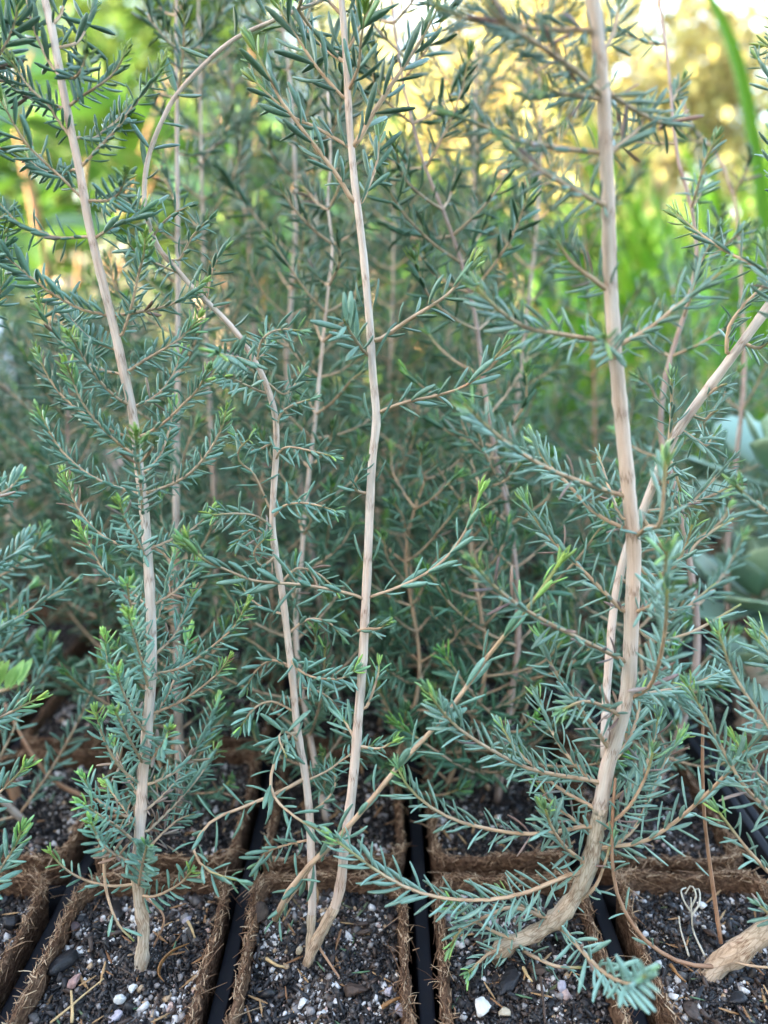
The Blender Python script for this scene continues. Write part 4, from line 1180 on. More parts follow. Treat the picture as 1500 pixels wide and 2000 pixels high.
TRACED = {
 (1, -2): ([(345, 1250, .268), (344, 1000, .27), (348, 600, .272), (346, 300, .272), (344, 0, .272), (343, -120, .272)], 'grey_stem', .0016, 'seedling with a straight grey stem directly behind the feathery front seedling', dict(first=.04, gap=.016, blen=.035, dens=.75)),
 (2, -2): ([(420, 1000, .33), (405, 700, .33), (395, 400, .33), (390, 100, .33), (385, -80, .33)], 'grey_stem', .0014, 'thin pale stemmed seedling in the third row, left of the winding stem', dict(gap=.013)),
 (1, -1): ([(580, 1280, .262), (590, 1080, .262), (602, 940, .262), (618, 800, .262), (632, 650, .262), (642, 560, .262), (650, 480, .262), (640, 400, .262), (646, 300, .262), (640, 180, .262)], 'stem', .0011, 'shorter seedling between the two cream stems of the middle front seedling', dict(first=.04, gap=.011, blen=.034)),
 (2, -1): ([(620, 1150, .325), (580, 900, .32), (560, 720, .315), (567, 600, .31), (577, 450, .31), (575, 300, .305), (562, 120, .305), (535, -20, .30)], 'grey_stem', .0016, 'tall seedling with a grey stem forking behind the winding stem', dict(first=.04, gap=.012, L=.0085, sp=.0034)),
 (1, 0): ([(985, 1450, .268), (1012, 1250, .268), (1000, 1050, .268), (970, 900, .268), (945, 750, .266), (925, 600, .264), (880, 450, .262), (825, 310, .26), (785, 150, .258), (762, -20, .256)], 'red_stem', .0013, 'reddish stemmed seedling leaning left behind the middle of the front row', dict(first=.04, gap=.012, L=.0085, sp=.0036, dens=1)),
 (2, 0): ([(950, 1150, .33), (1005, 820, .33), (1028, 620, .33), (1045, 480, .33), (1053, 350, .33), (1055, 150, .33), (1045, -30, .33)], 'grey_stem', .0013, 'slim seedling with a bowed grey stem in front of the yellow trees', dict(first=.04, gap=.012, blen=.036)),
 (1, 1): ([(1330, 1420, .262), (1362, 1250, .262), (1330, 1000, .264), (1292, 860, .264), (1296, 760, .264), (1312, 690, .264), (1350, 570, .264), (1361, 470, .264), (1341, 370, .264), (1322, 300, .263), (1302, 100, .262), (1283, -20, .262)], 'red_stem', .0014, 'seedling with a kinked pinkish stem right of the thick bent stem', dict(first=.04, gap=.018, blen=.034, dens=.75)),
 (2, 2): ([(1420, 1100, .33), (1452, 760, .33), (1448, 560, .33), (1440, 420, .33), (1428, 370, .33), (1400, 300, .33), (1350, 245, .33), (1320, 150, .33)], 'red_stem', .0015, 'seedling with an arching pink stem near the grass at the right edge', dict(first=.3, gap=.022, blen=.032, dens=.7)),
 (3, 1): ([(1140, 1050, .40), (1162, 870, .40), (1152, 600, .40), (1136, 400, .40), (1130, 300, .40)], 'bare_twig', .0011, 'thin brown stemmed seedling directly behind the thick bent stem', dict(gap=.016)),
}
for j in range(1, ROWS):
    vc = visible_cols(j)
    for i, k in enumerate(vc):
        if k >= 2 and j in (1, 2, 3) and (j, k) not in TRACED:
            continue
        base = pot_base(j, k)
        nind = (0, 110, 40, 0, 0, 0)[j]
        kw = dict(L=(0, .0070, .0074, .0080, .0085, .009)[j], sp=(0, .0022, .0023, .0026, .0030, .0035)[j], gap=(0, .0088, .0080, .0085, .0090, .010)[j], blen=(0, .045, .050, .055, .06, .06)[j], tip=.6)
        if (j, k) in TRACED:
            tr_, mt, r0, lab, extra = TRACED[(j, k)]
            pts = [tuple(base)] + [tuple(P(*q)) for q in tr_]
            kw.update(extra)
        else:
            lab = f'teal leaved seedling in the {ROWNAME[j]} of pots, {ORD[i]} pot from the left edge'
            mt = random.choice(('grey_stem', 'stem', 'red_stem')); r0 = random.uniform(.0010, .0015)
            px_ = 750 + FPX * base.x / base.y
            h = random.uniform(.13, .18) if (px_ < 330) else random.uniform(.23, .35)
            if px_ > 1000: h = random.uniform(.12, .20)
            if j == 1 and k <= -3: h = .10
            if j == 1 and k >= 2: h = .13
            lx, ly = random.uniform(-.12, .12), random.uniform(.05, .28)
            b_ = np.array(base)
            wob = RNG.normal(0, .006, (3, 3)) * [1, 1, 0]
            pts = [b_, b_ + np.array([lx * .3, ly * .3, .33]) * h + wob[0], b_ + np.array([lx * .7, ly * .65, .66]) * h + wob[1], b_ + np.array([lx, ly, 1]) * h + wob[2]]
            kw['dens'] = 1.0
        path, _ = smooth_path(pts, 40)
        pl = Plant('melaleuca_seedling', tuple(path[0]), lab, 'young plants in the rows behind', M['needle_dark'] if (j, k) in ((2, -1), (1, 0)) else (M['needle'] if (j, k) in ((1, 1), (1, -3)) else M['needle_green_shaded']), nind, .205)
        pl.wood('stem', path, np.linspace(r0, r0 * .3, 40), M[mt], 9, .03)
        leafy(pl, path, **kw)
        pl.finish()

for j, k, dx, dy, h, lab in ((1, 0, -.016, .012, .13, 'short bushy seedling left of the reddish stem in the second row'), (1, -1, .017, .014, .12, 'short bushy seedling in the second row beside the central dark gap'),
                            (2, 0, -.016, -.008, .15, 'bushy young seedling in the third row beside the central dark gap'), (2, -1, .014, -.010, .14, 'small seedling crowding the third row pot behind the straight cream stem'),
                            (3, -1, .012, -.010, .17, 'extra seedling in the fourth row left of the central gap'), (3, 0, -.012, -.010, .17, 'extra seedling in the fourth row right of the central gap'),
                            (1, -2, -.012, .012, .10, 'low bushy seedling behind the foot of the feathery seedling'), (2, -2, .012, -.008, .13, 'small seedling in the third row left of the winding stem'),
                            (1, 1, -.012, .015, .11, 'low bushy seedling behind the foot of the thick bent stem')):
    b_ = np.array([col_x(k) + CP / 2 + dx, row_y(j) + RP / 2 + dy, -.0065])
    path, _ = smooth_path([b_, b_ + np.array([.1, -.02, .4]) * h, b_ + np.array([.06, .1, .75]) * h, b_ + np.array([.12, .12, 1]) * h], 30)
    pl = Plant('melaleuca_seedling', tuple(path[0]), lab, 'young plants in the rows behind', M['needle_green_shaded'], 60 if j == 1 else 0, .2)
    pl.wood('stem', path, np.linspace(.0009, .0004, 30), M['twig'], 8, .03)
    leafy(pl, path, L=.0068, sp=.0022, gap=.0085, blen=.036, tip=.7)
    pl.finish()

# ------------------------------------------------------------------ loose pieces on the soil
def rock(name, px, py, size, material, label, cat, flat=.6, seed=0, rotz=0.0, z=.0, aspect=1.0, sub=2, rough=.22):
    """an uneven lump; size is its longest half-width in metres"""
    c = on_ground(px, py, -.0045)
    v, f = ICO_V.copy(), ICO_F.copy()
    for _ in range(sub):
        e = {}; nv = [tuple(q) for q in v]; nf = []
        def mid(a, b_):
            kk = (min(a, b_), max(a, b_))
            if kk not in e:
                q = (np.array(nv[a]) + np.array(nv[b_])) / 2; q /= np.linalg.norm(q)
                nv.append(tuple(q)); e[kk] = len(nv) - 1
            return e[kk]
        for a, b_, d in f:
            x, y, w = mid(a, b_), mid(b_, d), mid(d, a)
            nf += [(a, x, w), (b_, y, x), (d, w, y), (x, y, w)]
        v, f = np.array(nv), np.array(nf)
    g_ = np.random.default_rng(seed + 100)
    for _ in range(16):       # chip flat facets off the lump
        d = g_.standard_normal(3); d /= np.linalg.norm(d); h = g_.uniform(.45, .85)
        s = v @ d
        v = v - np.where(s > h, s - h, 0)[:, None] * d
    v = v * (1 + rough * .15 * g_.standard_normal((len(v), 1)))
    v = v * np.array([1, aspect, flat]) * size
    a = R(rotz); ca, sa = math.cos(a), math.sin(a)
    tl = g_.uniform(-.25, .25, 2)
    v = np.stack([v[:, 0] * ca - v[:, 1] * sa, v[:, 0] * sa + v[:, 1] * ca, v[:, 2] + v[:, 0] * tl[0] + v[:, 1] * tl[1]], 1)
    o = link(name, np_mesh(name, v, f, material, smooth=False), None, (c.x, c.y, c.z + size * flat * .35 + z))
    return tag(o, label, cat)

rock('bark_chunk', 115, 1888, .0058, M['bark_black'], 'big black bark chunk in the soil left of the feathery seedling', 'bark', .45, 1, 60, 0, .62)
rock('bark_chunk', 505, 1795, .0042, M['bark_brown'], 'brown bark chunk leaning on the rim, left of the two stemmed seedling', 'bark', .8, 2, 80, .001, .7)
rock('bark_chunk', 690, 1936, .0042, M['bark_brown'], 'smooth grey brown bark chip in the middle front pot', 'bark', .35, 3, -20, 0, .6)
rock('bark_chunk', 25, 1805, .0032, M['bark_black'], 'blue black bark lump in the pot at the left edge', 'bark', .8, 4, 10, 0, .9)
rock('bark_chunk', 995, 1915, .0062, M['bark_black'], 'long dark bark slab below the foot of the thick bent stem', 'bark', .28, 5, 55, 0, .45)
rock('bark_chunk', 1050, 1895, .0042, M['bark_brown'], 'dark brown bark flake under the low twigs, right of the long slab', 'bark', .3, 6, -30, 0, .6)
rock('bark_chunk', 1352, 1975, .0040, M['bark_brown'], 'brown bark flake at the bottom edge near the coir tuft', 'bark', .3, 7, 70, 0, .6)
rock('bark_chunk', 1440, 1950, .0036, M['bark_black'], 'black bark flake in the lower right corner', 'bark', .4, 8, 20, 0, .6)
rock('bark_chunk', 1390, 1825, .0026, M['bark_brown'], 'small dark bark chip behind the flaky foot at the right', 'bark', .5, 9, -40, 0, .6)
rock('pebble', 146, 1815, .0019, M['pebble'], 'round brown pebble behind the big black bark chunk', 'pebble', .9, 10, 0, 0, 1, 2, .05)
rock('stone', 145, 1918, .0024, M['stone_pink'], 'flat pink grey stone right of the big black bark chunk', 'stone', .5, 11, 25, 0, .8)
rock('stone', 940, 1975, .0030, M['stone_white'], 'large white quartz stone at the bottom of the right front pot', 'stone', .85, 12, 40, .0003, .8)
rock('stone', 985, 1978, .0018, M['stone_tan'], 'yellowish stone just right of the large white quartz', 'stone', .8, 13, 10, 0, .9)
rock('stone', 590, 1963, .0023, M['stone_white'], 'pale oval quartz in the lower left of the middle front pot', 'stone', .6, 14, 75, 0, .6)
rock('stone', 782, 1978, .0026, M['stone_lilac'], 'lilac grey quartz at the bottom of the middle front pot', 'stone', .7, 15, 80, 0, .8)
rock('stone', 1372, 1770, .0017, M['stone_white'], 'small white stone near the pale withered sprout', 'stone', .8, 16, 0, 0, .9)
rock('stone', 1098, 1928, .0024, M['stone_lilac'], 'translucent grey stone below the low leafy twig', 'stone', .7, 17, 60, 0, .6)
rock('stone', 583, 1858, .0014, M['stone_tan'], 'small cream stone left of the two stemmed foot', 'stone', .9, 18, 60, 0, .8)
rock('stone', 758, 1940, .0019, M['stone_lilac'], 'grey quartz grain by the right rim of the middle front pot', 'stone', .8, 19, 50, 0, .8)
rock('stone', 225, 1990, .0022, M['stone_lilac'], 'round pale quartz at the bottom of the left front pot', 'stone', .8, 20, 0, 0, .9)
rock('stone', 232, 1955, .0024, M['stone_white'], 'twin white quartz grains below the foot of the feathery seedling', 'stone', .6, 21, 10, 0, .7)
rock('stone', 258, 1935, .0016, M['stone_white'], 'bright quartz grain beside the curled dry leaf', 'stone', .8, 22, 40, 0, .8)
rock('stone', 1315, 1950, .0020, M['stone_white'], 'oblong white stone right of the teal shoot tip at the bottom', 'stone', .5, 23, -10, 0, .6)
rock('stone', 365, 1800, .0018, M['stone_lilac'], 'round grey grain near the right rim of the left front pot', 'stone', .8, 24, 0, 0, .9)

def strand_thing(name, pts, r0, r1, material, label, cat):
    pts3 = [on_ground(x, y, -.0045 + h) for x, y, h in pts]
    o3 = Vector(pts3[0])
    path, _ = smooth_path([tuple(p - o3) for p in pts3], 16)
    v, f, bark, age = tube(path, np.linspace(r0, r1, 16), 6, .08, True, random.randint(0, 999))
    o = link(name, np_mesh(name, v, f, material, {'bark': bark, 'age': age * 0}), None, o3)
    return tag(o, label, cat)
strand_thing('straw', [(98, 1998, .001), (135, 1968, .0022), (165, 1942, .002), (203, 1911, .0035)], .00030, .00018, M['straw'], 'long pale straw lying across the lower left pot', 'straw')
strand_thing('straw', [(140, 1998, .001), (141, 1970, .002), (139, 1935, .0015)], .00045, .0003, M['straw'], 'short upright straw scrap beside the pink grey stone', 'straw')
strand_thing('twig', [(618, 1842, .004), (640, 1876, .002), (662, 1908, .0012)], .00040, .0003, M['bare_twig'], 'thin dead twig running down from the two stemmed foot', 'twig')
strand_thing('twig', [(745, 1968, .001), (765, 1955, .0018), (785, 1948, .001)], .00055, .00035, M['dry_leaf'], 'short tan twig lying left of the dark tray rib', 'twig')
strand_thing('straw', [(520, 1872, .001), (540, 1885, .0015), (556, 1889, .001)], .00055, .0003, M['straw'], 'tan seed husk in the middle pot near its left rim', 'straw')
strand_thing('straw', [(367, 1800, .002), (375, 1815, .0022), (381, 1832, .001)], .00045, .0003, M['straw'], 'cream husk by the right rim of the left pot', 'straw')
strand_thing('straw', [(1310, 1885, .001), (1325, 1905, .0015), (1340, 1918, .001)], .0006, .0003, M['dry_leaf'], 'tan bark splinter below the long bare twig', 'straw')
strand_thing('straw', [(1022, 1890, .001), (1030, 1905, .0015), (1040, 1918, .001)], .00055, .0003, M['straw'], 'pale husk on the dark slab under the bent stem', 'straw')
strand_thing('twig', [(1055, 1905, .003), (1062, 1960, .002), (1065, 2000, .001)], .0004, .0004, M['bark_brown'], 'dark straight stick standing at the bottom beside the white quartz', 'twig')
strand_thing('twig', [(275, 1745, .012), (320, 1790, .01), (300, 1850, .001)], .0003, .0003, M['bare_twig'], 'thin brown twig right of the feathery seedling foot', 'twig')
# curled dry leaf: a folded blade
pts = [on_ground(x, y, -.0045 + h) for x, y, h in ((370, 1842, .004), (335, 1856, .0045), (312, 1880, .003), (308, 1902, .0015), (321, 1918, .0005))]
o3 = Vector(pts[0]); path, _ = smooth_path([tuple(p - o3) for p in pts], 14)
T_, U_, V_ = frames(path)
wv = np.interp(np.linspace(0, 1, 14), [0, .3, .7, 1], [.0001, .0007, .0011, .0001])
v = np.concatenate([path - U_ * wv[:, None] + V_ * wv[:, None] * .6, path, path + U_ * wv[:, None] + V_ * wv[:, None] * .6])
f = []
for a in range(2):
    for i in range(13):
        q = a * 14 + i
        f += [(q, q + 1, q + 15), (q, q + 15, q + 14)]
o = link('dry_leaf', np_mesh('dry_leaf', v, np.array(f), M['dry_leaf']), None, o3)
sm = o.modifiers.new('thick', 'SOLIDIFY'); sm.thickness = .00012
tag(o, 'curled brown dry leaf on the soil right of the feathery foot', 'leaf')
# pale withered sprout
w = link('withered_sprout', None, None, on_ground(1378, 1870, -.005))
tag(w, 'pale withered sprout with curly tips in the right front pot', 'sprout')
for q, pts in enumerate([[(1378, 1870, 0), (1352, 1820, .003), (1345, 1790, .008), (1340, 1755, .012)], [(1345, 1790, .008), (1358, 1765, .010), (1356, 1738, .011), (1345, 1742, .010)],
                         [(1345, 1785, .008), (1330, 1765, .010), (1322, 1742, .011), (1332, 1735, .010)], [(1342, 1775, .009), (1350, 1752, .012), (1340, 1732, .013), (1330, 1748, .011)],
                         [(1346, 1868, 0), (1328, 1820, .003), (1322, 1790, .005)]]):
    p3 = [tuple(on_ground(x, y, -.0045) + Vector((0, 0, h)) - w.location) for x, y, h in [(x, y + h * 5200, h) for x, y, h in pts]]
    path, _ = smooth_path(p3, 12)
    v, f, bark, age = tube(path, np.linspace(.00032, .0002, 12), 6, .06, True, q)
    link('shoot', np_mesh('shoot', v, f, M['pale_dry'], {'bark': bark, 'age': age * 0}), w)

# ------------------------------------------------------------------ plants with broad leaves
def blade_mesh(name, L, Wd, bend, material, cup=.25, n=9, m_=4, fold=0.0, age=0.0, rnd=.5, tipw=0.0, thick=0.0, base=.15):
    v = []
    for i in range(n):
        s = i / (n - 1)
        wd = Wd * np.interp(s, [0, .12, .45, .8, .95, 1], [base, .5, 1, .75, .3 + tipw, .02 + tipw * .5])
        th = bend * s
        yy, zz = (math.sin(th) / bend * L, (1 - math.cos(th)) / bend * L) if abs(bend) > 1e-3 else (s * L, 0)
        for j in range(m_ + 1):
            x = (j / m_ * 2 - 1)
            cz = cup * wd * x * x * .5
            v.append((x * wd / 2, yy - math.sin(th) * cz, -zz + cz * math.cos(th)))
    f = []
    for i in range(n - 1):
        for j in range(m_):
            a = i * (m_ + 1) + j
            f += [(a, a + 1, a + m_ + 2), (a, a + m_ + 2, a + m_ + 1)]
    return np_mesh(name, np.array(v), np.array(f), material, {'age': np.full(len(v), age), 'rnd': np.full(len(v), rnd)})

def aim(o, p, d, nrm, scale=1.0):
    d = Vector(d).normalized(); x = d.cross(Vector(nrm)).normalized(); n_ = x.cross(d)
    m_ = Matrix((x, d, n_)).transposed().to_4x4()
    o.matrix_basis = Matrix.Translation(p) @ m_ @ Matrix.Scale(scale, 4)

BROAD = [blade_mesh('leaf', .11, .05, bd, M['broad'], .25, age=ag, rnd=rn) for bd, ag, rn in ((.6, 0, .4), (1.0, .4, .7), (.2, -.3, .3), (.8, .9, .8), (.5, .2, .55))]
def broad_shrub(base, h, spread, n, label, scale=1.0, name='leafy_shrub', meshes=None, mt='broad'):
    root = link(name, None, None, base); tag(root, label, 'shrub', 'green garden shrubs behind the trays')
    ns = 6
    stems = []
    for q in range(ns):
        a = q * 2.4 + random.random()
        tipp = np.array([math.cos(a) * spread * random.uniform(.3, 1), math.sin(a) * spread * random.uniform(.3, 1), h * random.uniform(.7, 1)])
        path, _ = smooth_path([(0, 0, 0), tipp * np.array([.3, .3, .45]), tipp * np.array([.7, .7, .8]), tipp], 16)
        v, f, bark, age = tube(path, np.linspace(.006, .002, 16) * scale, 6, .05, True, q)
        link('stem', np_mesh('stem', v, f, M['bare_twig'], {'bark': bark, 'age': age * 0}), root)
        stems.append(path)
    for q in range(n):
        pth = stems[q % ns]; i = random.randint(2, 15)
        a = random.uniform(0, 6.28)
        d = Vector((math.cos(a), math.sin(a), random.uniform(-.5, .7)))
        o = bpy.data.objects.new('leaf', random.choice(meshes or BROAD)); COL.objects.link(o); o.parent = root
        aim(o, Vector(pth[i]), d, (random.gauss(0, .25), random.gauss(0, .25), 1), scale * random.uniform(.7, 1.3))
    return root
GZ = -.075
broad_shrub((-.42, 1.00, GZ), .55, .20, 90, 'bright green broad leaved shrub behind the top of the feathery seedling')
broad_shrub((-.72, 1.25, GZ), .75, .26, 90, 'darker broad leaved shrub at the upper left edge', 1.15)
broad_shrub((-.22, 1.45, GZ), .62, .24, 80, 'broad leaved shrub behind the winding stem, farther back', 1.0)
broad_shrub((.08, 1.65, GZ), .50, .26, 80, 'low leafy shrub behind the centre of the rows', 1.0)

GRASS = [blade_mesh('blade', 1.0, .030, bd, M['grass'], .5, 14, 2, age=ag, rnd=rn, base=.7) for bd, ag, rn in ((.5, 0, .3), (1.0, .3, .6), (1.6, .1, .8), (.3, .6, .5), (2.1, .2, .45))]
def grass_clump(base, n, h, spread, label):
    root = link('grass_clump', None, None, base); tag(root, label, 'grass clump', 'tall strappy grass behind the trays')
    for q in range(n):
        a = random.uniform(0, 6.28); rr = spread * random.random() ** .5
        o = bpy.data.objects.new('blade', random.choice(GRASS)); COL.objects.link(o); o.parent = root
        out = Vector((math.cos(a), math.sin(a), 0))
        d = out * random.uniform(.05, .35) + Vector((0, 0, 1))
        aim(o, Vector((math.cos(a) * rr, math.sin(a) * rr, 0)), d, -out + Vector((0, 0, .2)), h * random.uniform(.55, 1.1))
    return root
grass_clump((.52, 1.05, GZ), 85, .55, .13, 'tall bright green grass clump at the right edge')
grass_clump((.33, 1.25, GZ), 80, .46, .13, 'green strappy grass right behind the thick bent stem')
grass_clump((.74, 1.45, GZ), 60, .62, .16, 'grass clump farther back in the upper right corner')
grass_clump((.12, 1.15, GZ), 35, .34, .12, 'short grass clump behind the middle of the rows')
grass_clump((-.28, .82, GZ), 30, .25, .10, 'low grass clump behind the left rows')
# one long arching blade
root = link('arching_grass', None, None, at(1490, 700, .80)); tag(root, 'single long arching grass blade in the upper right corner', 'grass blade')
pts = [at(x, y, yy) - root.location for x, y, yy in ((1490, 700, .80), (1492, 450, .79), (1470, 260, .77), (1440, 120, .75), (1400, 20, .73), (1350, -60, .71))]
path, _ = smooth_path([tuple(p) for p in pts], 24)
T_, U_, V_ = frames(path)
wd = np.interp(np.linspace(0, 1, 24), [0, .3, .8, 1], [.006, .0078, .006, .0015])[:, None]
xv = np.cross(T_, np.array([0, -1, .15])); xv /= np.linalg.norm(xv, axis=1)[:, None]
v = np.concatenate([path - xv * wd, path + np.array([0, .003, 0]), path + xv * wd])
f = []
for a in range(2):
    for i in range(23):
        q = a * 24 + i
        f += [(q, q + 1, q + 25), (q, q + 25, q + 24)]
link('blade', np_mesh('blade', v, np.array(f), M['grass'], {'age': np.full(72, .1), 'rnd': np.full(72, .45)}), root)

# succulent at the right edge
def succulent_leaf(age, rnd):
    """thick spoon-shaped leaf, unit length"""
    v, f = [], []
    n, s_ = 9, 10
    for i in range(n):
        s = i / (n - 1)
        w = np.interp(s, [0, .2, .5, .75, .92, 1], [.16, .3, .62, .80, .55, .04])
        for j in range(s_):
            a = 2 * math.pi * j / s_
            v.append((math.cos(a) * w / 2, s, math.sin(a) * w * .07 + .18 * s * s + .22 * (math.cos(a) * w / 2) ** 2))
    for i in range(n - 1):
        for j in range(s_):
            k = (j + 1) % s_
            a, b_, c, d = i * s_ + j, i * s_ + k, (i + 1) * s_ + k, (i + 1) * s_ + j
            f += [(a, b_, c), (a, c, d)]
    return np_mesh('leaf', np.array(v), np.array(f), M['succulent'], {'age': np.full(len(v), age), 'rnd': np.full(len(v), rnd)})
SUC = [succulent_leaf(a, r_) for a, r_ in ((0, .3), (.2, .6), (-.3, .5), (.6, .8))]
def succulent(center, foot, n, L, label):
    root = link('succulent', None, None, foot); tag(root, label, 'succulent')
    c = Vector(center) - Vector(foot)
    path, _ = smooth_path([(0, 0, 0), tuple(c * .5 + Vector((.008, 0, 0))), tuple(c)], 14)
    v, f, bark, age = tube(path, np.linspace(.006, .004, 14), 10, .05, True, 3)
    link('stem', np_mesh('stem', v, f, M['grey_stem'], {'bark': bark, 'age': age * 0}), root)
    for q in range(n):
        a = q * 2.4; t_ = q / n
        el = R(-25 + 95 * t_)
        d = Vector((math.cos(a) * math.cos(el), math.sin(a) * math.cos(el), math.sin(el)))
        o = bpy.data.objects.new('leaf', SUC[q % 4]); COL.objects.link(o); o.parent = root
        nr = Vector((-math.cos(a) * math.sin(el), -math.sin(a) * math.sin(el), math.cos(el)))
        aim(o, c + Vector((0, 0, -.012 * (1 - t_))), d, nr, L * (1.05 - .5 * t_) * random.uniform(.9, 1.1))
    return root
c1 = P(1480, 1150, .335)
succulent(c1, (c1.x + .01, c1.y + .01, -.0065), 18, .044, 'blue green succulent with round thick leaves at the right edge')
c2 = P(1530, 915, .33)
succulent(c2, (c2.x + .02, c2.y + .04, -.0065), 12, .050, 'upper pale yellow green succulent leaves cut by the right edge')
c3 = P(1465, 1290, .31)
succulent(c3, (c3.x + .004, c3.y, -.0065), 10, .020, 'small pale succulent rosette low at the right edge')

# pale lime leaf with teeth at the left edge
root = link('lime_sprig', None, None, P(-90, 1420, .245)); tag(root, 'pale lime green toothed leaf tip at the left edge', 'leaf')
for q, (x0, y0, x1, y1) in enumerate(((-25, 1340, -2, 1292), (-5, 1345, 12, 1290), (12, 1345, 28, 1300), (22, 1342, 44, 1285), (36, 1338, 60, 1280), (-60, 1352, 20, 1342), (20, 1345, 52, 1318))):
    p0, p1 = P(x0, y0, .245), P(x1, y1, .240 + .003 * q)
    me = blade_mesh('leaflet', (p1 - p0).length, .0034, .3, M['lime'], .4, age=.1 * q, rnd=.5 + .08 * q)
    o = link('leaflet', me, root)
    aim(o, p0 - root.location, p1 - p0, (0, -.7, .7))
path, _ = smooth_path([(0, 0, 0), tuple((P(-60, 1370, .245) - root.location)), tuple(P(15, 1346, .246) - root.location), tuple(P(45, 1335, .25) - root.location)], 10)
v, f, bark, age = tube(path, np.linspace(.0009, .0006, 10), 6, 0, True, 1)
link('stalk', np_mesh('stalk', v, f, M['twig'], {'bark': bark, 'age': age * 0}), root)
# bare reddish stick and stump in the second row, left
strand_thing('twig', [(165, 1556, .004), (110, 1528, .010), (62, 1470, .02), (8, 1372, .03)], .0009, .0006, M['bare_twig'], 'bare reddish twig arching over the second row at the left', 'twig')
st = on_ground(35, 1562, -.006)
path, _ = smooth_path([(0, 0, -.002), (-.002, .001, .004), (-.006, .002, .008)], 8)
v, f, bark, age = tube(path, np.linspace(.0022, .0018, 8), 10, .12, True, 8)
o = link('cut_stump', np_mesh('cut_stump', v, f, M['bare_twig'], {'bark': bark, 'age': age * 0}), None, st)
tag(o, 'broken orange brown stem stump in a pot at the left edge', 'stump')

# ------------------------------------------------------------------ things behind the trays at the left
def lathe(name, prof, material, parent, seg=28, loc=(0, 0, 0)):
    th = np.linspace(0, 2 * np.pi, seg, endpoint=False)
    v = np.array([(r_ * math.cos(a), r_ * math.sin(a), z) for r_, z in prof for a in th])
    f = []
    for i in range(len(prof) - 1):
        for j in range(seg):
            k = (j + 1) % seg
            f += [(i * seg + j, i * seg + k, (i + 1) * seg + k), (i * seg + j, (i + 1) * seg + k, (i + 1) * seg + j)]
    return link(name, np_mesh(name, v, np.array(f), material), parent, loc)
pc = at(25, 720, .95)
pt = link('nursery_pot', None, None, (pc.x, pc.y, GZ)); tag(pt, 'black plastic nursery pot half hidden at the left edge', 'pot')
lathe('body', [(.001, 0), (.065, 0), (.085, .16), (.092, .162), (.092, .178), (.084, .178), (.082, .15), (.001, .148)], M['black'], pt)
lab = box('plant_label', (-.014, .014, -.0008, .0008, .12, .225), M['white'], pt)
lab.location = (.035, -.088, 0); lab.rotation_euler = (R(8), 0, R(10))
lc = at(95, 850, .78)
path, _ = smooth_path([(-.32, .02, .04), (-.1, 0, .045), (.12, -.01, .045), (.3, .03, .04)], 24)
v, f, bark, age = tube(path, np.linspace(.048, .040, 24), 18, .05, True, 5)
o = link('log', np_mesh('log', v, f, M['wood'], {'bark': bark, 'age': age * 0}), None, (lc.x, lc.y, GZ)); tag(o, 'weathered grey log edging behind the left rows', 'log')

# ------------------------------------------------------------------ trees at the back, lit by the low sun
def tree(base, h, rad, n, leafsz, mt, label, group, hue=0.0):
    root = link('tree', None, None, base); tag(root, label, 'tree', group)
    path, _ = smooth_path([(0, 0, 0), (rad * .05, 0, h * .3), (-rad * .06, rad * .04, h * .6), (0, 0, h * .9)], 14)
    v, f, bark, age = tube(path, np.linspace(.07, .02, 14) * h / 2.5, 10, .06, True, 2)
    tr = link('trunk', np_mesh('trunk', v, f, M['grey_stem'], {'bark': bark, 'age': age * 0}), root)
    cen = []
    for q in range(9):
        a = q * 2.4
        e = np.array([math.cos(a) * rad * random.uniform(.4, .8), math.sin(a) * rad * random.uniform(.4, .8), h * random.uniform(.35, .95)])
        s0 = path[min(13, int(13 * e[2] / h * .7))]
        pth, _ = smooth_path([tuple(s0), tuple((s0 + e) / 2 + np.array([0, 0, .05 * h])), tuple(e)], 8)
        v, f, bark, age = tube(pth, np.linspace(.022, .006, 8) * h / 2.5, 6, .05, True, q)
        link('limb', np_mesh('limb', v, f, M['grey_stem'], {'bark': bark, 'age': age * 0}), root)
        cen.append(e)
        cen.append(e * .6 + np.array([0, 0, h * random.uniform(.1, .4)]))
    cen = np.array(cen)
    idx = RNG.integers(0, len(cen), n)
    pos = cen[idx] + RNG.normal(0, 1, (n, 3)) * np.array([rad * .24, rad * .24, h * .10])
    rot = rand_rot(n); sz = leafsz * RNG.uniform(.6, 1.4, n)
    mats = np.zeros((n, 4, 4)); mats[:, :3, :3] = rot * sz[:, None, None]; mats[:, :3, 3] = pos; mats[:, 3, 3] = 1
    tv = np.array([(0, 0, 0), (.28, .45, .06), (0, 1, -.08), (-.28, .45, .06)]); tf = np.array([(0, 1, 2), (0, 2, 3)])
    v, f = scatter(tv, tf, mats)
    rn = np.repeat(RNG.random(n), 4); ag = np.repeat(RNG.uniform(-1, 1, n), 4)
    link('crown', np_mesh('crown', v, f, mt, {'age': ag, 'rnd': rn}), root)
TG = 'sunlit trees far behind the trays'
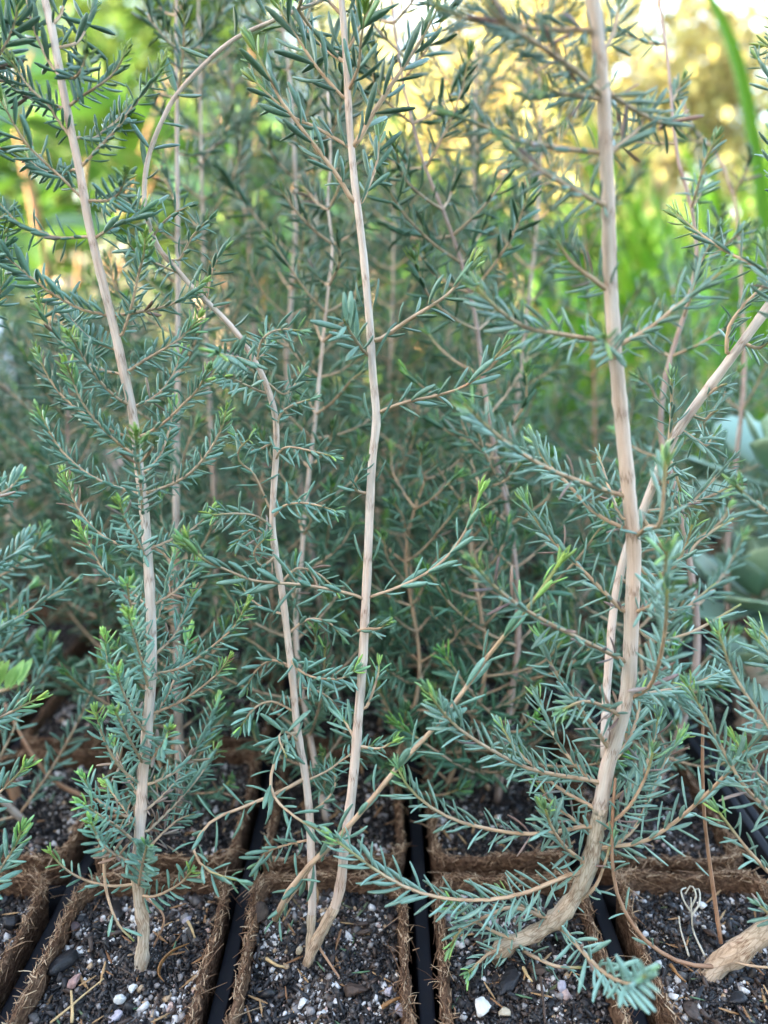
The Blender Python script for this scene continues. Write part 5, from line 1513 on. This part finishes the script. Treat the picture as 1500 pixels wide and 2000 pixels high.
tree((.9, 5.2, GZ), 2.4, .9, 5000, .09, M['gold'], 'golden sunlit tree behind the top of the thick bent stem', TG)
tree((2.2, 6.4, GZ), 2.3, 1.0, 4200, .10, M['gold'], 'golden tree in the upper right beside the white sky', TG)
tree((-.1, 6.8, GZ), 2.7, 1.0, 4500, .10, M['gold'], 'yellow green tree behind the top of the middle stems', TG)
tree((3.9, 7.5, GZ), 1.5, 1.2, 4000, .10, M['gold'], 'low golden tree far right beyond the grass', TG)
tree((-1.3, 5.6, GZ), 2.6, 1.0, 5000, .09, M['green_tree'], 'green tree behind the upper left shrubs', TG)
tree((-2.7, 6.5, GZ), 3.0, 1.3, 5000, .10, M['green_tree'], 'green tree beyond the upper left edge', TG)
HG = 'garden bushes closing the view behind the trays'
for x, y, h, r_, mt, lab in ((-1.5, 2.9, .95, .60, 'green_tree', 'rounded green bush low behind the upper left shrubs'), (-.65, 3.1, .85, .55, 'green_tree', 'green bush behind the grey stem at the left'),
                         (.1, 3.3, .75, .55, 'green_tree', 'mid green bush behind the middle stems'), (.85, 3.4, .55, .5, 'green_tree', 'low green bush behind the thick bent stem'),
                         (1.6, 3.6, .60, .55, 'green_tree', 'low green bush behind the grass at the right'), (2.4, 3.9, .9, .6, 'green_tree', 'green bush beyond the right edge grass')):
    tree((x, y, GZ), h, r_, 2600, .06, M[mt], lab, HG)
# ochre rendered shed far behind
sh = link('shed', None, None, (2.0, 9.5, GZ)); tag(sh, 'ochre walled shed behind the golden trees', 'shed')
box('wall', (-1.5, 1.5, 0, 1.6, 0, 2.1), M['ochre'], sh)
v = np.array([(-1.6, -.12, 2.1), (1.6, -.12, 2.1), (1.6, 1.72, 2.1), (-1.6, 1.72, 2.1), (-1.6, .8, 2.75), (1.6, .8, 2.75)])
link('roof', np_mesh('roof', v, np.array([(0, 1, 5), (0, 5, 4), (2, 3, 4), (2, 4, 5), (0, 4, 3), (1, 2, 5), (0, 3, 2), (0, 2, 1)]), M['ochre'], smooth=False), sh)
